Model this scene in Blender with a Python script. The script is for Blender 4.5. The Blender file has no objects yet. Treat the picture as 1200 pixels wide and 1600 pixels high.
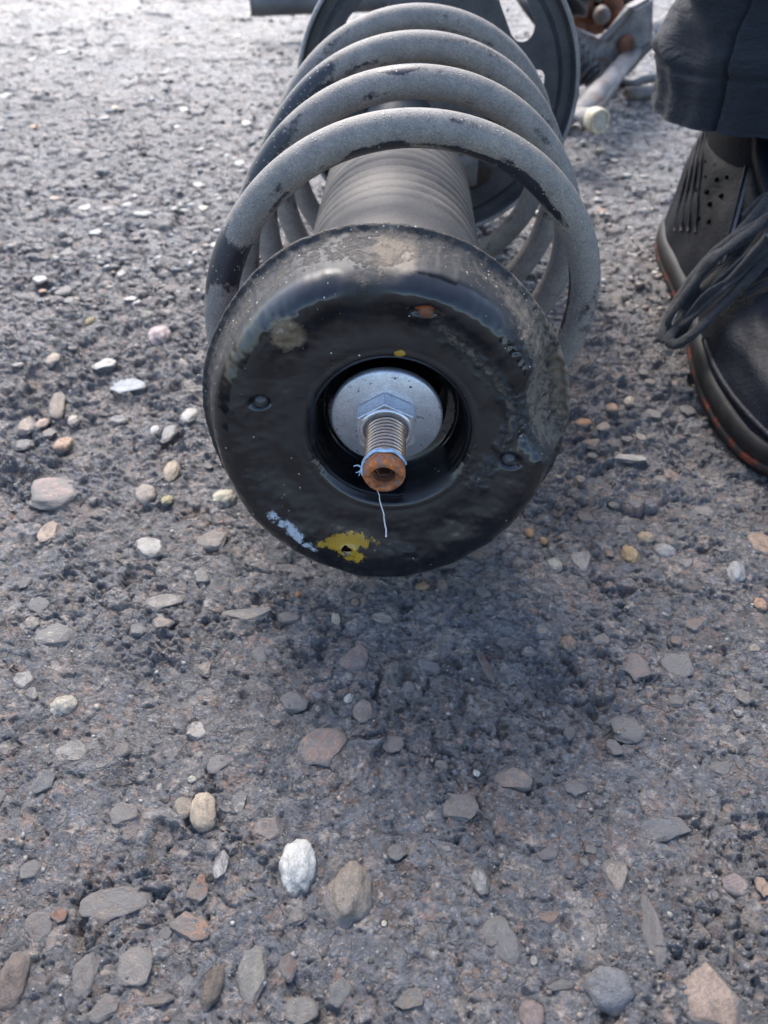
import bpy, bmesh, math, random
import numpy as np
from mathutils import Vector, Matrix, noise as mnoise

random.seed(7)
rng = np.random.default_rng(7)
R = math.radians
S = bpy.context.scene
COL = S.collection

# ------------------------------------------------------------------ camera, sky, sun
CAM_H, PITCH, FPX = 0.24, 44.0, 1200.0
cam_d = bpy.data.cameras.new('camera')
cam = bpy.data.objects.new('camera', cam_d); COL.objects.link(cam)
cam.location = (0, 0, CAM_H); cam.rotation_euler = (R(90 - PITCH), 0, 0)
cam_d.sensor_fit = 'VERTICAL'; cam_d.sensor_height = 36; cam_d.lens = 27
cam_d.clip_start = 0.01; cam_d.clip_end = 400
cam_d.dof.use_dof = True; cam_d.dof.focus_distance = 0.262; cam_d.dof.aperture_fstop = 15
S.camera = cam

SUN_EL, SUN_AZ = 47.0, -16.0          # azimuth measured from +Y towards +X
world = bpy.data.worlds.new('World'); S.world = world; world.use_nodes = True
wn = world.node_tree; wn.nodes.clear()
sky = wn.nodes.new('ShaderNodeTexSky'); sky.sky_type = 'NISHITA'; sky.sun_disc = False
sky.sun_elevation = R(SUN_EL); sky.sun_rotation = R(SUN_AZ)
sky.air_density = 1.0; sky.dust_density = 2.5; sky.ozone_density = 1.0
bg = wn.nodes.new('ShaderNodeBackground'); bg.inputs[1].default_value = 0.15
wo = wn.nodes.new('ShaderNodeOutputWorld')
wn.links.new(sky.outputs[0], bg.inputs[0]); wn.links.new(bg.outputs[0], wo.inputs[0])
sun_d = bpy.data.lights.new('sun', 'SUN'); sun_d.energy = 1.3; sun_d.angle = R(22); sun_d.color = (1.0, 0.97, 0.93)
sun = bpy.data.objects.new('sun', sun_d); COL.objects.link(sun)
sv = Vector((math.sin(R(SUN_AZ)) * math.cos(R(SUN_EL)), math.cos(R(SUN_AZ)) * math.cos(R(SUN_EL)), math.sin(R(SUN_EL))))
sun.rotation_euler = sv.to_track_quat('Z', 'Y').to_euler()
S.view_settings.view_transform = 'Standard'; S.view_settings.look = 'None'
S.view_settings.gamma = 1; S.view_settings.use_curve_mapping = False
S.view_settings.exposure = 1.66

# ------------------------------------------------------------------ helpers
def ray(px, py):
    u, v = (px - 600) / FPX, (800 - py) / FPX
    s, c = math.sin(R(PITCH)), math.cos(R(PITCH))
    return Vector((u, c + v * s, -s + v * c))
def at(px, py, z=0.0):                       # point of the horizontal plane z seen there
    d = ray(px, py); return Vector((0, 0, CAM_H)) + d * ((z - CAM_H) / d.z)
def at_y(px, py, y):
    d = ray(px, py); return Vector((0, 0, CAM_H)) + d * (y / d.y)

def props(o, label=None, cat=None, group=None, kind=None):
    if label: o['label'] = label
    if cat: o['category'] = cat
    if group: o['group'] = group
    if kind: o['kind'] = kind
    return o
def empty(name, loc, *a, **k):
    o = bpy.data.objects.new(name, None); COL.objects.link(o); o.location = loc
    o.empty_display_size = 0.02
    return props(o, *a, **k)
def world_loc(o):
    p = Vector(o.location)
    while o.parent: o = o.parent; p += Vector(o.location)
    return p
def obj(name, V, F, mat, parent=None, smooth=True, attrs=None):
    """V in world coordinates; the object's origin stays on its parent."""
    V = np.asarray(V, dtype=np.float64)
    off = np.array(world_loc(parent)) if parent else np.zeros(3)
    me = bpy.data.meshes.new(name)
    me.from_pydata((V - off).tolist(), [], F if isinstance(F, list) else F.tolist())
    me.update()
    if smooth: me.polygons.foreach_set('use_smooth', [True] * len(me.polygons))
    if attrs:
        for k, a in attrs.items():
            at_ = me.color_attributes.new(k, 'FLOAT_COLOR', 'POINT')
            c = np.ones((len(V), 4)); c[:, :a.shape[1]] = a
            at_.data.foreach_set('color', c.ravel())
    if mat: me.materials.append(mat)
    o = bpy.data.objects.new(name, me); COL.objects.link(o)
    if parent: o.parent = parent
    return o
def grid_faces(n, m, wrap_n=False, wrap_m=True):
    i = np.arange(n if wrap_n else n - 1); j = np.arange(m if wrap_m else m - 1)
    I, J = np.meshgrid(i, j, indexing='ij'); I2 = (I + 1) % n; J2 = (J + 1) % m
    return np.stack([I * m + J, I2 * m + J, I2 * m + J2, I * m + J2], -1).reshape(-1, 4)
class MB:                                    # collects shapes for one part
    def __init__(s): s.V, s.F = [], []
    def add(s, V, F):
        b = len(s.V); s.V += [tuple(v) for v in V]
        s.F += [tuple(int(i) + b for i in f) for f in F]; return s
    def build(s, name, mat, parent=None, smooth=True): return obj(name, s.V, s.F, mat, parent, smooth)
def tube(path, rad, n=12, cap=True, flat=None, up=(0, 0, 1)):
    P = np.array([tuple(p) for p in path], float); m = len(P)
    rad = np.broadcast_to(np.asarray(rad, float), (m,))
    T = np.gradient(P, axis=0); T /= np.linalg.norm(T, axis=1)[:, None] + 1e-12
    u = np.array(up, float); u = u - T[0] * u.dot(T[0])
    if np.linalg.norm(u) < 1e-4: u = np.array((1., 0, 0)); u = u - T[0] * u.dot(T[0])
    V = []; ang = np.linspace(0, 2 * math.pi, n, endpoint=False)
    for k in range(m):
        u = u - T[k] * u.dot(T[k]); u /= np.linalg.norm(u) + 1e-12
        w = np.cross(T[k], u); fl = 1.0 if flat is None else flat
        V.append(P[k] + rad[k] * (np.cos(ang)[:, None] * w + fl * np.sin(ang)[:, None] * u))
    V = np.concatenate(V); F = [tuple(map(int, f)) for f in grid_faces(m, n)]
    if cap: F += [tuple(range(n))[::-1], tuple(range((m - 1) * n, m * n))]
    return V, F
def lathe(prof, frame, n=64, cap0=False, cap1=False):
    """prof: list of (r, s); frame: (origin, ex, ez, a)"""
    O, ex, ez, a = [np.array(q, float) for q in frame]
    ang = np.linspace(0, 2 * math.pi, n, endpoint=False); V = []
    for r, s in prof:
        V.append(O + a * s + r * (np.cos(ang)[:, None] * ex + np.sin(ang)[:, None] * ez))
    V = np.concatenate(V); m = len(prof); F = [tuple(map(int, f)) for f in grid_faces(m, n)]
    if cap0: F.append(tuple(range(n)))
    if cap1: F.append(tuple(range((m - 1) * n, m * n))[::-1])
    return V, F
def box(c, ax, ay, az, bev=0.0):
    c, ax, ay, az = [np.array(q, float) for q in (c, ax, ay, az)]
    if bev <= 0:
        V = [c + i * ax + j * ay + k * az for i in (-1, 1) for j in (-1, 1) for k in (-1, 1)]
        return V, [(0, 1, 3, 2), (4, 6, 7, 5), (0, 4, 5, 1), (2, 3, 7, 6), (0, 2, 6, 4), (1, 5, 7, 3)]
    bm = bmesh.new(); V = [bm.verts.new(Vector(c + i * ax + j * ay + k * az)) for i in (-1, 1) for j in (-1, 1) for k in (-1, 1)]
    for f in [(0, 1, 3, 2), (4, 6, 7, 5), (0, 4, 5, 1), (2, 3, 7, 6), (0, 2, 6, 4), (1, 5, 7, 3)]: bm.faces.new([V[i] for i in f])
    bmesh.ops.recalc_face_normals(bm, faces=bm.faces)
    bmesh.ops.bevel(bm, geom=bm.edges[:], offset=bev, segments=2, affect='EDGES')
    bm.verts.index_update()
    r = [v.co[:] for v in bm.verts], [[v.index for v in f.verts] for f in bm.faces]; bm.free(); return r
def plate(outline, p0, ex, ey, n, th, bev=0.0008):
    """flat plate from a closed outline of (u, v), with real thickness along n"""
    bm = bmesh.new(); p0, ex, ey, n = [Vector(q) for q in (p0, ex, ey, n)]
    vs = [bm.verts.new(p0 + ex * u + ey * v) for u, v in outline]; f = bm.faces.new(vs)
    e = bmesh.ops.extrude_face_region(bm, geom=[f])
    bmesh.ops.translate(bm, verts=[g for g in e['geom'] if isinstance(g, bmesh.types.BMVert)], vec=n * th)
    bmesh.ops.recalc_face_normals(bm, faces=bm.faces)
    ed = [g for g in bm.edges if len(g.link_faces) == 2 and g.calc_face_angle(0) > 0.7]
    if bev: bmesh.ops.bevel(bm, geom=ed, offset=bev, segments=2, affect='EDGES')
    bmesh.ops.triangulate(bm, faces=[f for f in bm.faces if len(f.verts) > 4])
    bm.verts.index_update(); r = [v.co[:] for v in bm.verts], [[v.index for v in f.verts] for f in bm.faces]; bm.free(); return r

# ---- numpy noise
def _h(ix, iy, seed):
    x = (ix.astype(np.int64) * 374761393 + iy.astype(np.int64) * 668265263 + seed * 1442695041) & 0xffffffff
    x = ((x ^ (x >> 13)) * 1274126177) & 0xffffffff
    return x ^ (x >> 16)
def perlin(x, y, seed=0):
    x0 = np.floor(x); y0 = np.floor(y); fx, fy = x - x0, y - y0
    u = fx * fx * fx * (fx * (fx * 6 - 15) + 10); v = fy * fy * fy * (fy * (fy * 6 - 15) + 10)
    r = []
    for i in (0, 1):
        for j in (0, 1):
            a = _h(x0 + i, y0 + j, seed) * (2 * math.pi / 4294967296.0)
            r.append(np.cos(a) * (fx - i) + np.sin(a) * (fy - j))
    return ((r[0] * (1 - u) + r[2] * u) * (1 - v) + (r[1] * (1 - u) + r[3] * u) * v) * 1.5
def fbm(x, y, o=4, seed=0, g=0.5):
    s = np.zeros_like(x); a = 1.0
    for k in range(o): s += a * perlin(x * 2 ** k + 17.3 * k, y * 2 ** k - 9.1 * k, seed + k); a *= g
    return s
def voro(x, y, seed=0):
    """returns distance to nearest point, edge gap (F2-F1) and the cell's random number"""
    x0, y0 = np.floor(x), np.floor(y); d1 = np.full(x.shape, 9.0); d2 = d1.copy(); idv = np.zeros(x.shape)
    for i in (-1, 0, 1):
        for j in (-1, 0, 1):
            cx, cy = x0 + i, y0 + j; h = _h(cx, cy, seed)
            px = cx + (h & 0xffff) / 65535.0; py = cy + ((h >> 16) & 0xffff) / 65535.0
            d = np.hypot(x - px, y - py); n = d < d1
            d2 = np.where(n, d1, np.minimum(d2, d)); idv = np.where(n, (h % 9973) / 9973.0, idv); d1 = np.where(n, d, d1)
    return d1, d2 - d1, idv
def sm(a, b, x): t = np.clip((x - a) / (b - a), 0, 1); return t * t * (3 - 2 * t)

# ---- material helper
class M:
    def __init__(s, name):
        s.m = bpy.data.materials.new(name); s.m.use_nodes = True; s.t = s.m.node_tree; s.t.nodes.clear()
        s.b = s.t.nodes.new('ShaderNodeBsdfPrincipled'); o = s.t.nodes.new('ShaderNodeOutputMaterial')
        s.t.links.new(s.b.outputs[0], o.inputs[0]); s.c = s.t.nodes.new('ShaderNodeTexCoord').outputs['Object']
    def _set(s, i, v):
        if isinstance(v, bpy.types.NodeSocket): s.t.links.new(v, i)
        elif isinstance(v, (tuple, list)) and len(v) == 3 and i.type == 'RGBA': i.default_value = (*v, 1)
        elif isinstance(v, (tuple, list)) and i.type == 'VALUE': i.default_value = v[0]
        else: i.default_value = v
    def p(s, **k):
        nm = dict(col='Base Color', rough='Roughness', metal='Metallic', normal='Normal', spec='Specular IOR Level', coat='Coat Weight', coatr='Coat Roughness', sheen='Sheen Weight', sss='Subsurface Weight', alpha='Alpha')
        for a, v in k.items(): s._set(s.b.inputs[nm[a]], v)
        return s
    def noise(s, scale, detail=4, rough=0.55, vec=None, dist=0.0, off=None):
        n = s.t.nodes.new('ShaderNodeTexNoise'); n.inputs['Scale'].default_value = scale; n.inputs['Detail'].default_value = detail
        n.inputs['Roughness'].default_value = rough; n.inputs['Distortion'].default_value = dist
        v = vec or s.c
        if off: v = s.map(v, off)
        s.t.links.new(v, n.inputs['Vector']); return n.outputs['Fac']
    def map(s, v, off=(0, 0, 0), sc=(1, 1, 1), rot=(0, 0, 0)):
        n = s.t.nodes.new('ShaderNodeMapping'); s.t.links.new(v, n.inputs[0]); n.inputs[1].default_value = off; n.inputs[2].default_value = rot; n.inputs[3].default_value = sc; return n.outputs[0]
    def vor(s, scale, feat='F1', out='Distance', vec=None, rnd=1.0):
        n = s.t.nodes.new('ShaderNodeTexVoronoi'); n.feature = feat; n.inputs['Scale'].default_value = scale; n.inputs['Randomness'].default_value = rnd
        s.t.links.new(vec or s.c, n.inputs['Vector']); return n.outputs[out]
    def ramp(s, f, stops, ease='LINEAR'):
        n = s.t.nodes.new('ShaderNodeValToRGB'); n.color_ramp.interpolation = ease; e = n.color_ramp.elements
        while len(e) < len(stops): e.new(0.5)
        for k, (p_, c) in enumerate(stops):
            e[k].position = p_; e[k].color = (c, c, c, 1) if isinstance(c, (int, float)) else (*c, 1)
        s.t.links.new(f, n.inputs[0]); return n.outputs[0]
    def mix(s, f, a, b, mode='MIX'):
        n = s.t.nodes.new('ShaderNodeMix'); n.data_type = 'RGBA'; n.blend_type = mode
        s._set(n.inputs[0], f); s._set(n.inputs[6], a); s._set(n.inputs[7], b); return n.outputs[2]
    def math(s, op, a, b=0.5):
        n = s.t.nodes.new('ShaderNodeMath'); n.operation = op; s._set(n.inputs[0], a); s._set(n.inputs[1], b); return n.outputs[0]
    def attr(s, name):
        n = s.t.nodes.new('ShaderNodeAttribute'); n.attribute_name = name; return n.outputs['Color']
    def sep(s, c):
        n = s.t.nodes.new('ShaderNodeSeparateColor'); s.t.links.new(c, n.inputs[0]); return n.outputs[0], n.outputs[1], n.outputs[2]
    def objcol(s): return s.t.nodes.new('ShaderNodeObjectInfo').outputs['Color']
    def objrand(s): return s.t.nodes.new('ShaderNodeObjectInfo').outputs['Random']
    def geo(s, k): return s.t.nodes.new('ShaderNodeNewGeometry').outputs[k]
    def bump(s, h, dist, strength=1.0, nrm=None):
        n = s.t.nodes.new('ShaderNodeBump'); n.inputs['Strength'].default_value = strength; n.inputs['Distance'].default_value = dist
        s.t.links.new(h, n.inputs['Height'])
        if nrm: s.t.links.new(nrm, n.inputs['Normal'])
        return n.outputs[0]

# ------------------------------------------------------------------ materials
def m_ground():
    m = M('weathered_tarmac'); a = m.attr('tint')
    n1 = m.noise(700, 8, 0.74); n2 = m.noise(150, 6, 0.65); n3 = m.noise(2600, 4, 0.7); n4 = m.noise(330, 8, 0.72, dist=1.2, off=(2, 5, 1))
    k = m.ramp(n1, [(0.30, 0.62), (0.5, 1.0), (0.70, 1.45)])
    c = m.mix(1.0, a, k, 'MULTIPLY')
    c = m.mix(1.0, c, m.ramp(n4, [(0.34, 0.70), (0.47, 1.0), (0.66, 1.2)]), 'MULTIPLY')
    # sand grains, pale and orange, lodged in the binder
    g = m.vor(560, 'F1', 'Distance'); gr, gg, gb = m.sep(m.vor(560, 'F1', 'Color'))
    grain = m.math('MULTIPLY', m.math('LESS_THAN', g, m.math('MULTIPLY', gb, 0.42)), m.math('GREATER_THAN', gr, 0.80))
    c = m.mix(m.math('MULTIPLY', grain, 0.8), c, m.mix(gg, (0.26, 0.19, 0.14), (0.32, 0.32, 0.33)))
    g2 = m.vor(1500, 'F1', 'Distance'); gr2, gq, gz_ = m.sep(m.vor(1500, 'F1', 'Color'))
    grain2 = m.math('MULTIPLY', m.math('LESS_THAN', g2, m.math('MULTIPLY', gz_, 0.5)), m.math('GREATER_THAN', gr2, 0.88))
    c = m.mix(grain2, c, (0.36, 0.35, 0.34))
    # hairline cracks and torn edges
    wv = m.t.nodes.new('ShaderNodeVectorMath'); wv.operation = 'ADD'; nz = m.t.nodes.new('ShaderNodeTexNoise'); nz.inputs['Scale'].default_value = 260; nz.inputs['Detail'].default_value = 4
    m.t.links.new(m.c, nz.inputs['Vector']); sc = m.t.nodes.new('ShaderNodeVectorMath'); sc.operation = 'SCALE'; sc.inputs['Scale'].default_value = 0.006
    m.t.links.new(nz.outputs['Color'], sc.inputs[0]); m.t.links.new(m.c, wv.inputs[0]); m.t.links.new(sc.outputs[0], wv.inputs[1])
    ck = m.vor(150, 'DISTANCE_TO_EDGE', 'Distance', vec=wv.outputs[0]); cm = m.math('MULTIPLY', m.ramp(ck, [(0.0, 1.0), (0.05, 0.0)]), m.ramp(n2, [(0.44, 0.0), (0.56, 1.0)]))
    c = m.mix(m.math('MULTIPLY', cm, 0.6), c, (0.022, 0.022, 0.024))
    # tilted facets of the broken binder
    fv = m.vor(420, 'F1', 'Color', vec=wv.outputs[0]); fr, fg_, fb = m.sep(fv)
    h = m.math('ADD', m.math('MULTIPLY', n1, 0.8), m.math('MULTIPLY', n3, 0.35)); h = m.math('ADD', h, m.math('MULTIPLY', n4, 1.9)); h = m.math('SUBTRACT', h, m.math('MULTIPLY', cm, 0.7))
    h = m.math('ADD', h, m.math('MULTIPLY', fr, 0.22))
    b1 = m.bump(n2, 0.0034, 0.8)
    b2 = m.bump(h, 0.0013, 1.0, b1)
    b3 = m.bump(m.math('MULTIPLY', grain, m.math('SUBTRACT', 0.5, g)), 0.0006, 0.7, b2)
    m.p(col=c, rough=m.ramp(m.math('ADD', m.math('MULTIPLY', fb, 0.3), n2), [(0.35, 0.14), (0.9, 0.50)]), spec=0.9, normal=b3); return m.m
def m_stone(kind='obj'):
    m = M('pebble_stone')
    if kind != 'obj':
        a = m.attr('tint'); n1 = m.noise(500, 5, 0.65); n2 = m.noise(2400, 4, 0.6)
        c = m.mix(1.0, a, m.ramp(n1, [(0.3, 0.6), (0.68, 1.3)]), 'MULTIPLY')
        m.p(col=c, rough=0.42, spec=0.5, normal=m.bump(n2, 0.0003, 0.7)); return m.m
    oi = m.t.nodes.new('ShaderNodeObjectInfo'); a = oi.outputs['Color']; cover = oi.outputs['Alpha']; rnd = oi.outputs['Random']
    off = m.t.nodes.new('ShaderNodeVectorMath'); off.operation = 'ADD'; m.t.links.new(m.c, off.inputs[0])
    cmb = m.t.nodes.new('ShaderNodeCombineXYZ'); r2 = m.math('MULTIPLY', rnd, 40.0); m.t.links.new(r2, cmb.inputs[0]); m.t.links.new(r2, cmb.inputs[1]); m.t.links.new(cmb.outputs[0], off.inputs[1])
    v = off.outputs[0]; n1 = m.noise(1.3, 8, 0.7, vec=v, dist=.6); n2 = m.noise(9, 6, 0.7, vec=v); n3 = m.noise(2.6, 8, 0.75, vec=v, off=(3, 1, 8))
    c = m.mix(1.0, a, m.ramp(n1, [(0.3, 0.5), (0.5, 1.0), (0.68, 1.3)]), 'MULTIPLY')
    c = m.mix(1.0, c, m.ramp(n2, [(0.3, 0.62), (0.7, 1.28)]), 'MULTIPLY')
    z = m.t.nodes.new('ShaderNodeSeparateXYZ'); m.t.links.new(m.c, z.inputs[0])
    # binder still sticking to it, thickest low on its sides
    q = m.math('ADD', m.math('MULTIPLY', m.math('SUBTRACT', n3, 0.5), 3.6), cover); piv = m.math('ADD', m.math('MULTIPLY', cover, 0.95), 0.2); q = m.math('ADD', q, m.math('MULTIPLY', m.math('SUBTRACT', piv, z.outputs[2]), 3.2))
    c = m.mix(m.ramp(q, [(0.45, 0.0), (0.75, 0.92)]), c, m.mix(n2, (0.088, 0.081, 0.076), (0.158, 0.145, 0.134)))
    m.p(col=c, rough=m.ramp(n3, [(0.3, 0.34), (0.7, 0.6)]), spec=0.5, normal=m.bump(m.math('ADD', n1, m.math('MULTIPLY', n2, 0.6)), 0.0011, 0.8)); return m.m
def m_coil():
    m = M('dusty_spring_steel'); r, g, b = m.sep(m.attr('wear_shade'))
    n = m.noise(70, 5, 0.6); f = m.noise(1500, 4, 0.65); sp = m.vor(620, 'F1', 'Distance'); sc = m.sep(m.vor(620, 'F1', 'Color'))[0]
    dust = m.mix(n, (0.165, 0.152, 0.140), (0.30, 0.270, 0.235))
    dust = m.mix(b, dust, (0.25, 0.215, 0.165))
    clean = m.mix(f, (0.012, 0.014, 0.02), (0.035, 0.038, 0.048))
    f3 = m.noise(190, 8, 0.78, off=(2, 9, 4)); edge = m.math('ADD', r, m.math('MULTIPLY', m.math('SUBTRACT', f3, 0.5), 1.7))
    dust = m.mix(m.ramp(f3, [(.40, 0.0), (.60, .55)]), dust, m.mix(n, (0.10, .10, .104), (.15, .145, .14)))
    k = m.ramp(edge, [(0.44, 0.0), (0.60, 1.0)])
    rim = m.ramp(edge, [(0.40, 0.0), (0.46, 0.55), (0.50, 0.0)])
    c = m.mix(k, dust, clean); c = m.mix(rim, c, (0.10, 0.052, 0.03))
    c = m.mix(1.0, c, m.ramp(f, [(0.3, 0.62), (0.7, 1.3)]), 'MULTIPLY')
    grit = m.math('MULTIPLY', m.ramp(sp, [(0.12, 1.0), (0.30, 0.0)]), m.math('GREATER_THAN', sc, 0.62))
    c = m.mix(m.math('MULTIPLY', grit, 0.8), c, (0.34, 0.31, 0.27))
    nr = m.bump(m.math('ADD', grit, m.math('MULTIPLY', f, 0.55)), 0.00032, 0.9)
    m.p(col=c, rough=m.mix(k, (0.62,) * 3, (0.34,) * 3), spec=0.45, normal=nr); return m.m
def m_boot():
    m = M('dusty_boot_rubber'); n = m.noise(55, 5, 0.6); f = m.noise(900, 4, 0.6)
    c = m.mix(m.ramp(n, [(0.3, 0.0), (0.7, 1.0)]), (0.055, 0.053, 0.053), (0.12, 0.108, 0.096))
    c = m.mix(1.0, c, m.ramp(f, [(0.3, 0.8), (0.7, 1.25)]), 'MULTIPLY')
    m.p(col=c, rough=0.62, spec=0.35, normal=m.bump(f, 0.00018, 0.7)); return m.m
def m_mount():
    m = M('black_mount_rubber'); r, g, b = m.sep(m.attr('dust')); y, w, o = m.sep(m.attr('paint'))
    n = m.noise(120, 6, 0.65); f = m.noise(1100, 5, 0.7); f2 = m.noise(300, 8, 0.72, off=(1, 2, 3))
    base = m.mix(m.ramp(n, [(0.35, 0.0), (0.7, 1.0)]), (0.0040, 0.0048, 0.0070), (0.0125, 0.0128, 0.0148))
    # dust: crumbly where the mask is partial
    d = m.math('ADD', r, m.math('MULTIPLY', m.math('SUBTRACT', f2, 0.5), 2.4))
    k = m.ramp(d, [(0.66, 0.0), (1.0, 1.0)])
    dustc = m.mix(f, (0.036, 0.031, 0.027), (0.165, 0.135, 0.105))
    c = m.mix(k, base, dustc)
    gv = m.vor(900, 'F1', 'Distance'); gcol = m.sep(m.vor(900, 'F1', 'Color'))
    grit = m.math('MULTIPLY', m.math('LESS_THAN', gv, m.math('MULTIPLY', m.math('POWER', gcol[2], 2.0), 0.34)), m.math('GREATER_THAN', m.math('ADD', gcol[0], m.math('MULTIPLY', g, 0.36)), 1.10))
    c = m.mix(grit, c, m.mix(gcol[1], (0.30, 0.24, 0.17), (0.5, 0.46, 0.4)))
    c = m.mix(m.ramp(m.math('ADD', b, m.math('MULTIPLY', m.math('SUBTRACT', f2, 0.5), 0.9)), [(0.4, 0.0), (0.7, 0.85)]), c, m.mix(f, (0.10, 0.075, 0.05), (0.22, 0.17, 0.12)))
    yk = m.ramp(m.math('ADD', y, m.math('MULTIPLY', m.math('SUBTRACT', f2, 0.5), 2.2)), [(0.46, 0.0), (0.60, 0.95)])
    c = m.mix(yk, c, m.mix(n, (0.15, 0.088, 0.012), (0.48, 0.29, 0.022)))
    wk = m.ramp(m.math('MULTIPLY', w, m.math('ADD', 0.62, m.math('MULTIPLY', m.math('SUBTRACT', m.noise(180, 8, 0.75, off=(7, 2, 5)), 0.5), 4.0))), [(0.38, 0.0), (0.58, 0.9)])
    c = m.mix(wk, c, m.mix(f, (0.20, 0.28, 0.36), (0.55, 0.58, 0.60)))
    ok = m.ramp(m.math('ADD', o, m.math('MULTIPLY', m.math('SUBTRACT', f2, 0.5), 0.9)), [(0.45, 0.0), (0.65, 1.0)])
    c = m.mix(ok, c, (0.26, 0.075, 0.025))
    rgh = m.mix(m.ramp(r, [(0.05, 0.0), (0.35, 1.0)]), m.ramp(f2, [(0.3, 0.12), (0.7, 0.20)]), (0.62,) * 3); rgh = m.mix(k, rgh, (0.75,) * 3)
    sx = m.noise(60, 6, 0.8, vec=m.map(m.c, rot=(.3, .5, .9), sc=(1, 14, 1))); nr = m.bump(m.math('ADD', m.math('MULTIPLY', k, m.math('ADD', f, 0.3)), m.math('ADD', m.math('MULTIPLY', grit, 0.8), m.math('MULTIPLY', m.math('ADD', n, m.math('MULTIPLY', sx, .6)), 0.07))), 0.00055, 0.9)
    m.p(col=c, rough=rgh, spec=0.6, normal=nr); return m.m
def m_simple(name, c1, c2, scale, rough=0.5, metal=0.0, bscale=800, bd=0.0002, bs=0.6, rust=None, rk=(0.52, 0.62), spec=0.5, rs=60, sheen=0.0):
    m = M(name); n = m.noise(scale, 5, 0.6); f = m.noise(bscale, 5, 0.65)
    c = m.mix(m.ramp(n, [(0.32, 0.0), (0.68, 1.0)]), c1, c2); c = m.mix(1.0, c, m.ramp(f, [(0.3, 0.8), (0.7, 1.22)]), 'MULTIPLY')
    mt = metal
    rr = (rough,) * 3
    if rust:
        k = m.ramp(m.noise(rs, 6, 0.7, off=(4, 4, 4)), [(rk[0], 0.0), (rk[1], 1.0)])
        c = m.mix(k, c, m.mix(f, rust, tuple(min(1, q * 1.9) for q in rust))); rr = m.mix(k, rr, (0.8,) * 3)
        if metal: mt = m.mix(k, (metal,) * 3, (0.0,) * 3)
    m.p(col=c, rough=rr, metal=mt, spec=spec, sheen=sheen, normal=m.bump(m.math('ADD', n, f), bd, bs)); return m.m

def m_rod():
    m = M('worn_thread_steel'); g = m.sep(m.attr('groove'))[0]; n = m.noise(260, 6, .7); f = m.noise(1500, 5, .7)
    c = m.mix(m.ramp(n, [(.35, 0.0), (.65, 1.0)]), (.38, .25, .17), (.60, .48, .39)); k = m.ramp(m.math('ADD', g, m.math('MULTIPLY', m.math('SUBTRACT', n, .5), 1.2)), [(.35, 0.0), (.75, 1.0)])
    c = m.mix(k, c, m.mix(f, (.03, .018, .012), (.11, .055, .03)))
    m.p(col=c, rough=m.mix(k, (.24,) * 3, (.7,) * 3), metal=m.mix(k, (.85,) * 3, (.1,) * 3), normal=m.bump(f, .0001, .6)); return m.m
def m_twill():
    m = M('dark_navy_twill'); n = m.noise(28, 5, 0.6); f = m.noise(1500, 3, 0.6); v = m.map(m.c, sc=(1, 1, 3.2)); w1 = m.noise(26, 5, 0.55, vec=v, dist=.7); w2 = m.noise(85, 4, 0.6, vec=v, dist=.5)
    c = m.mix(n, (0.009, 0.012, 0.018), (0.020, 0.024, 0.033)); c = m.mix(m.ramp(m.noise(420, 6, .75, off=(5, 1, 2)), [(.60, 0.0), (.72, .5)]), c, (.06, .06, .065))
    wv = m.t.nodes.new('ShaderNodeTexWave'); wv.inputs['Scale'].default_value = 420; wv.inputs['Distortion'].default_value = .6; m.t.links.new(m.map(m.c, rot=(0, .6, .3)), wv.inputs['Vector'])
    b = m.bump(w1, 0.010, 0.75); b = m.bump(w2, 0.0030, 0.6, b); b = m.bump(m.math('ADD', wv.outputs['Fac'], f), 0.00035, 0.8, b)
    m.p(col=c, rough=.8, spec=.25, sheen=.08, normal=b); return m.m
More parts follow.
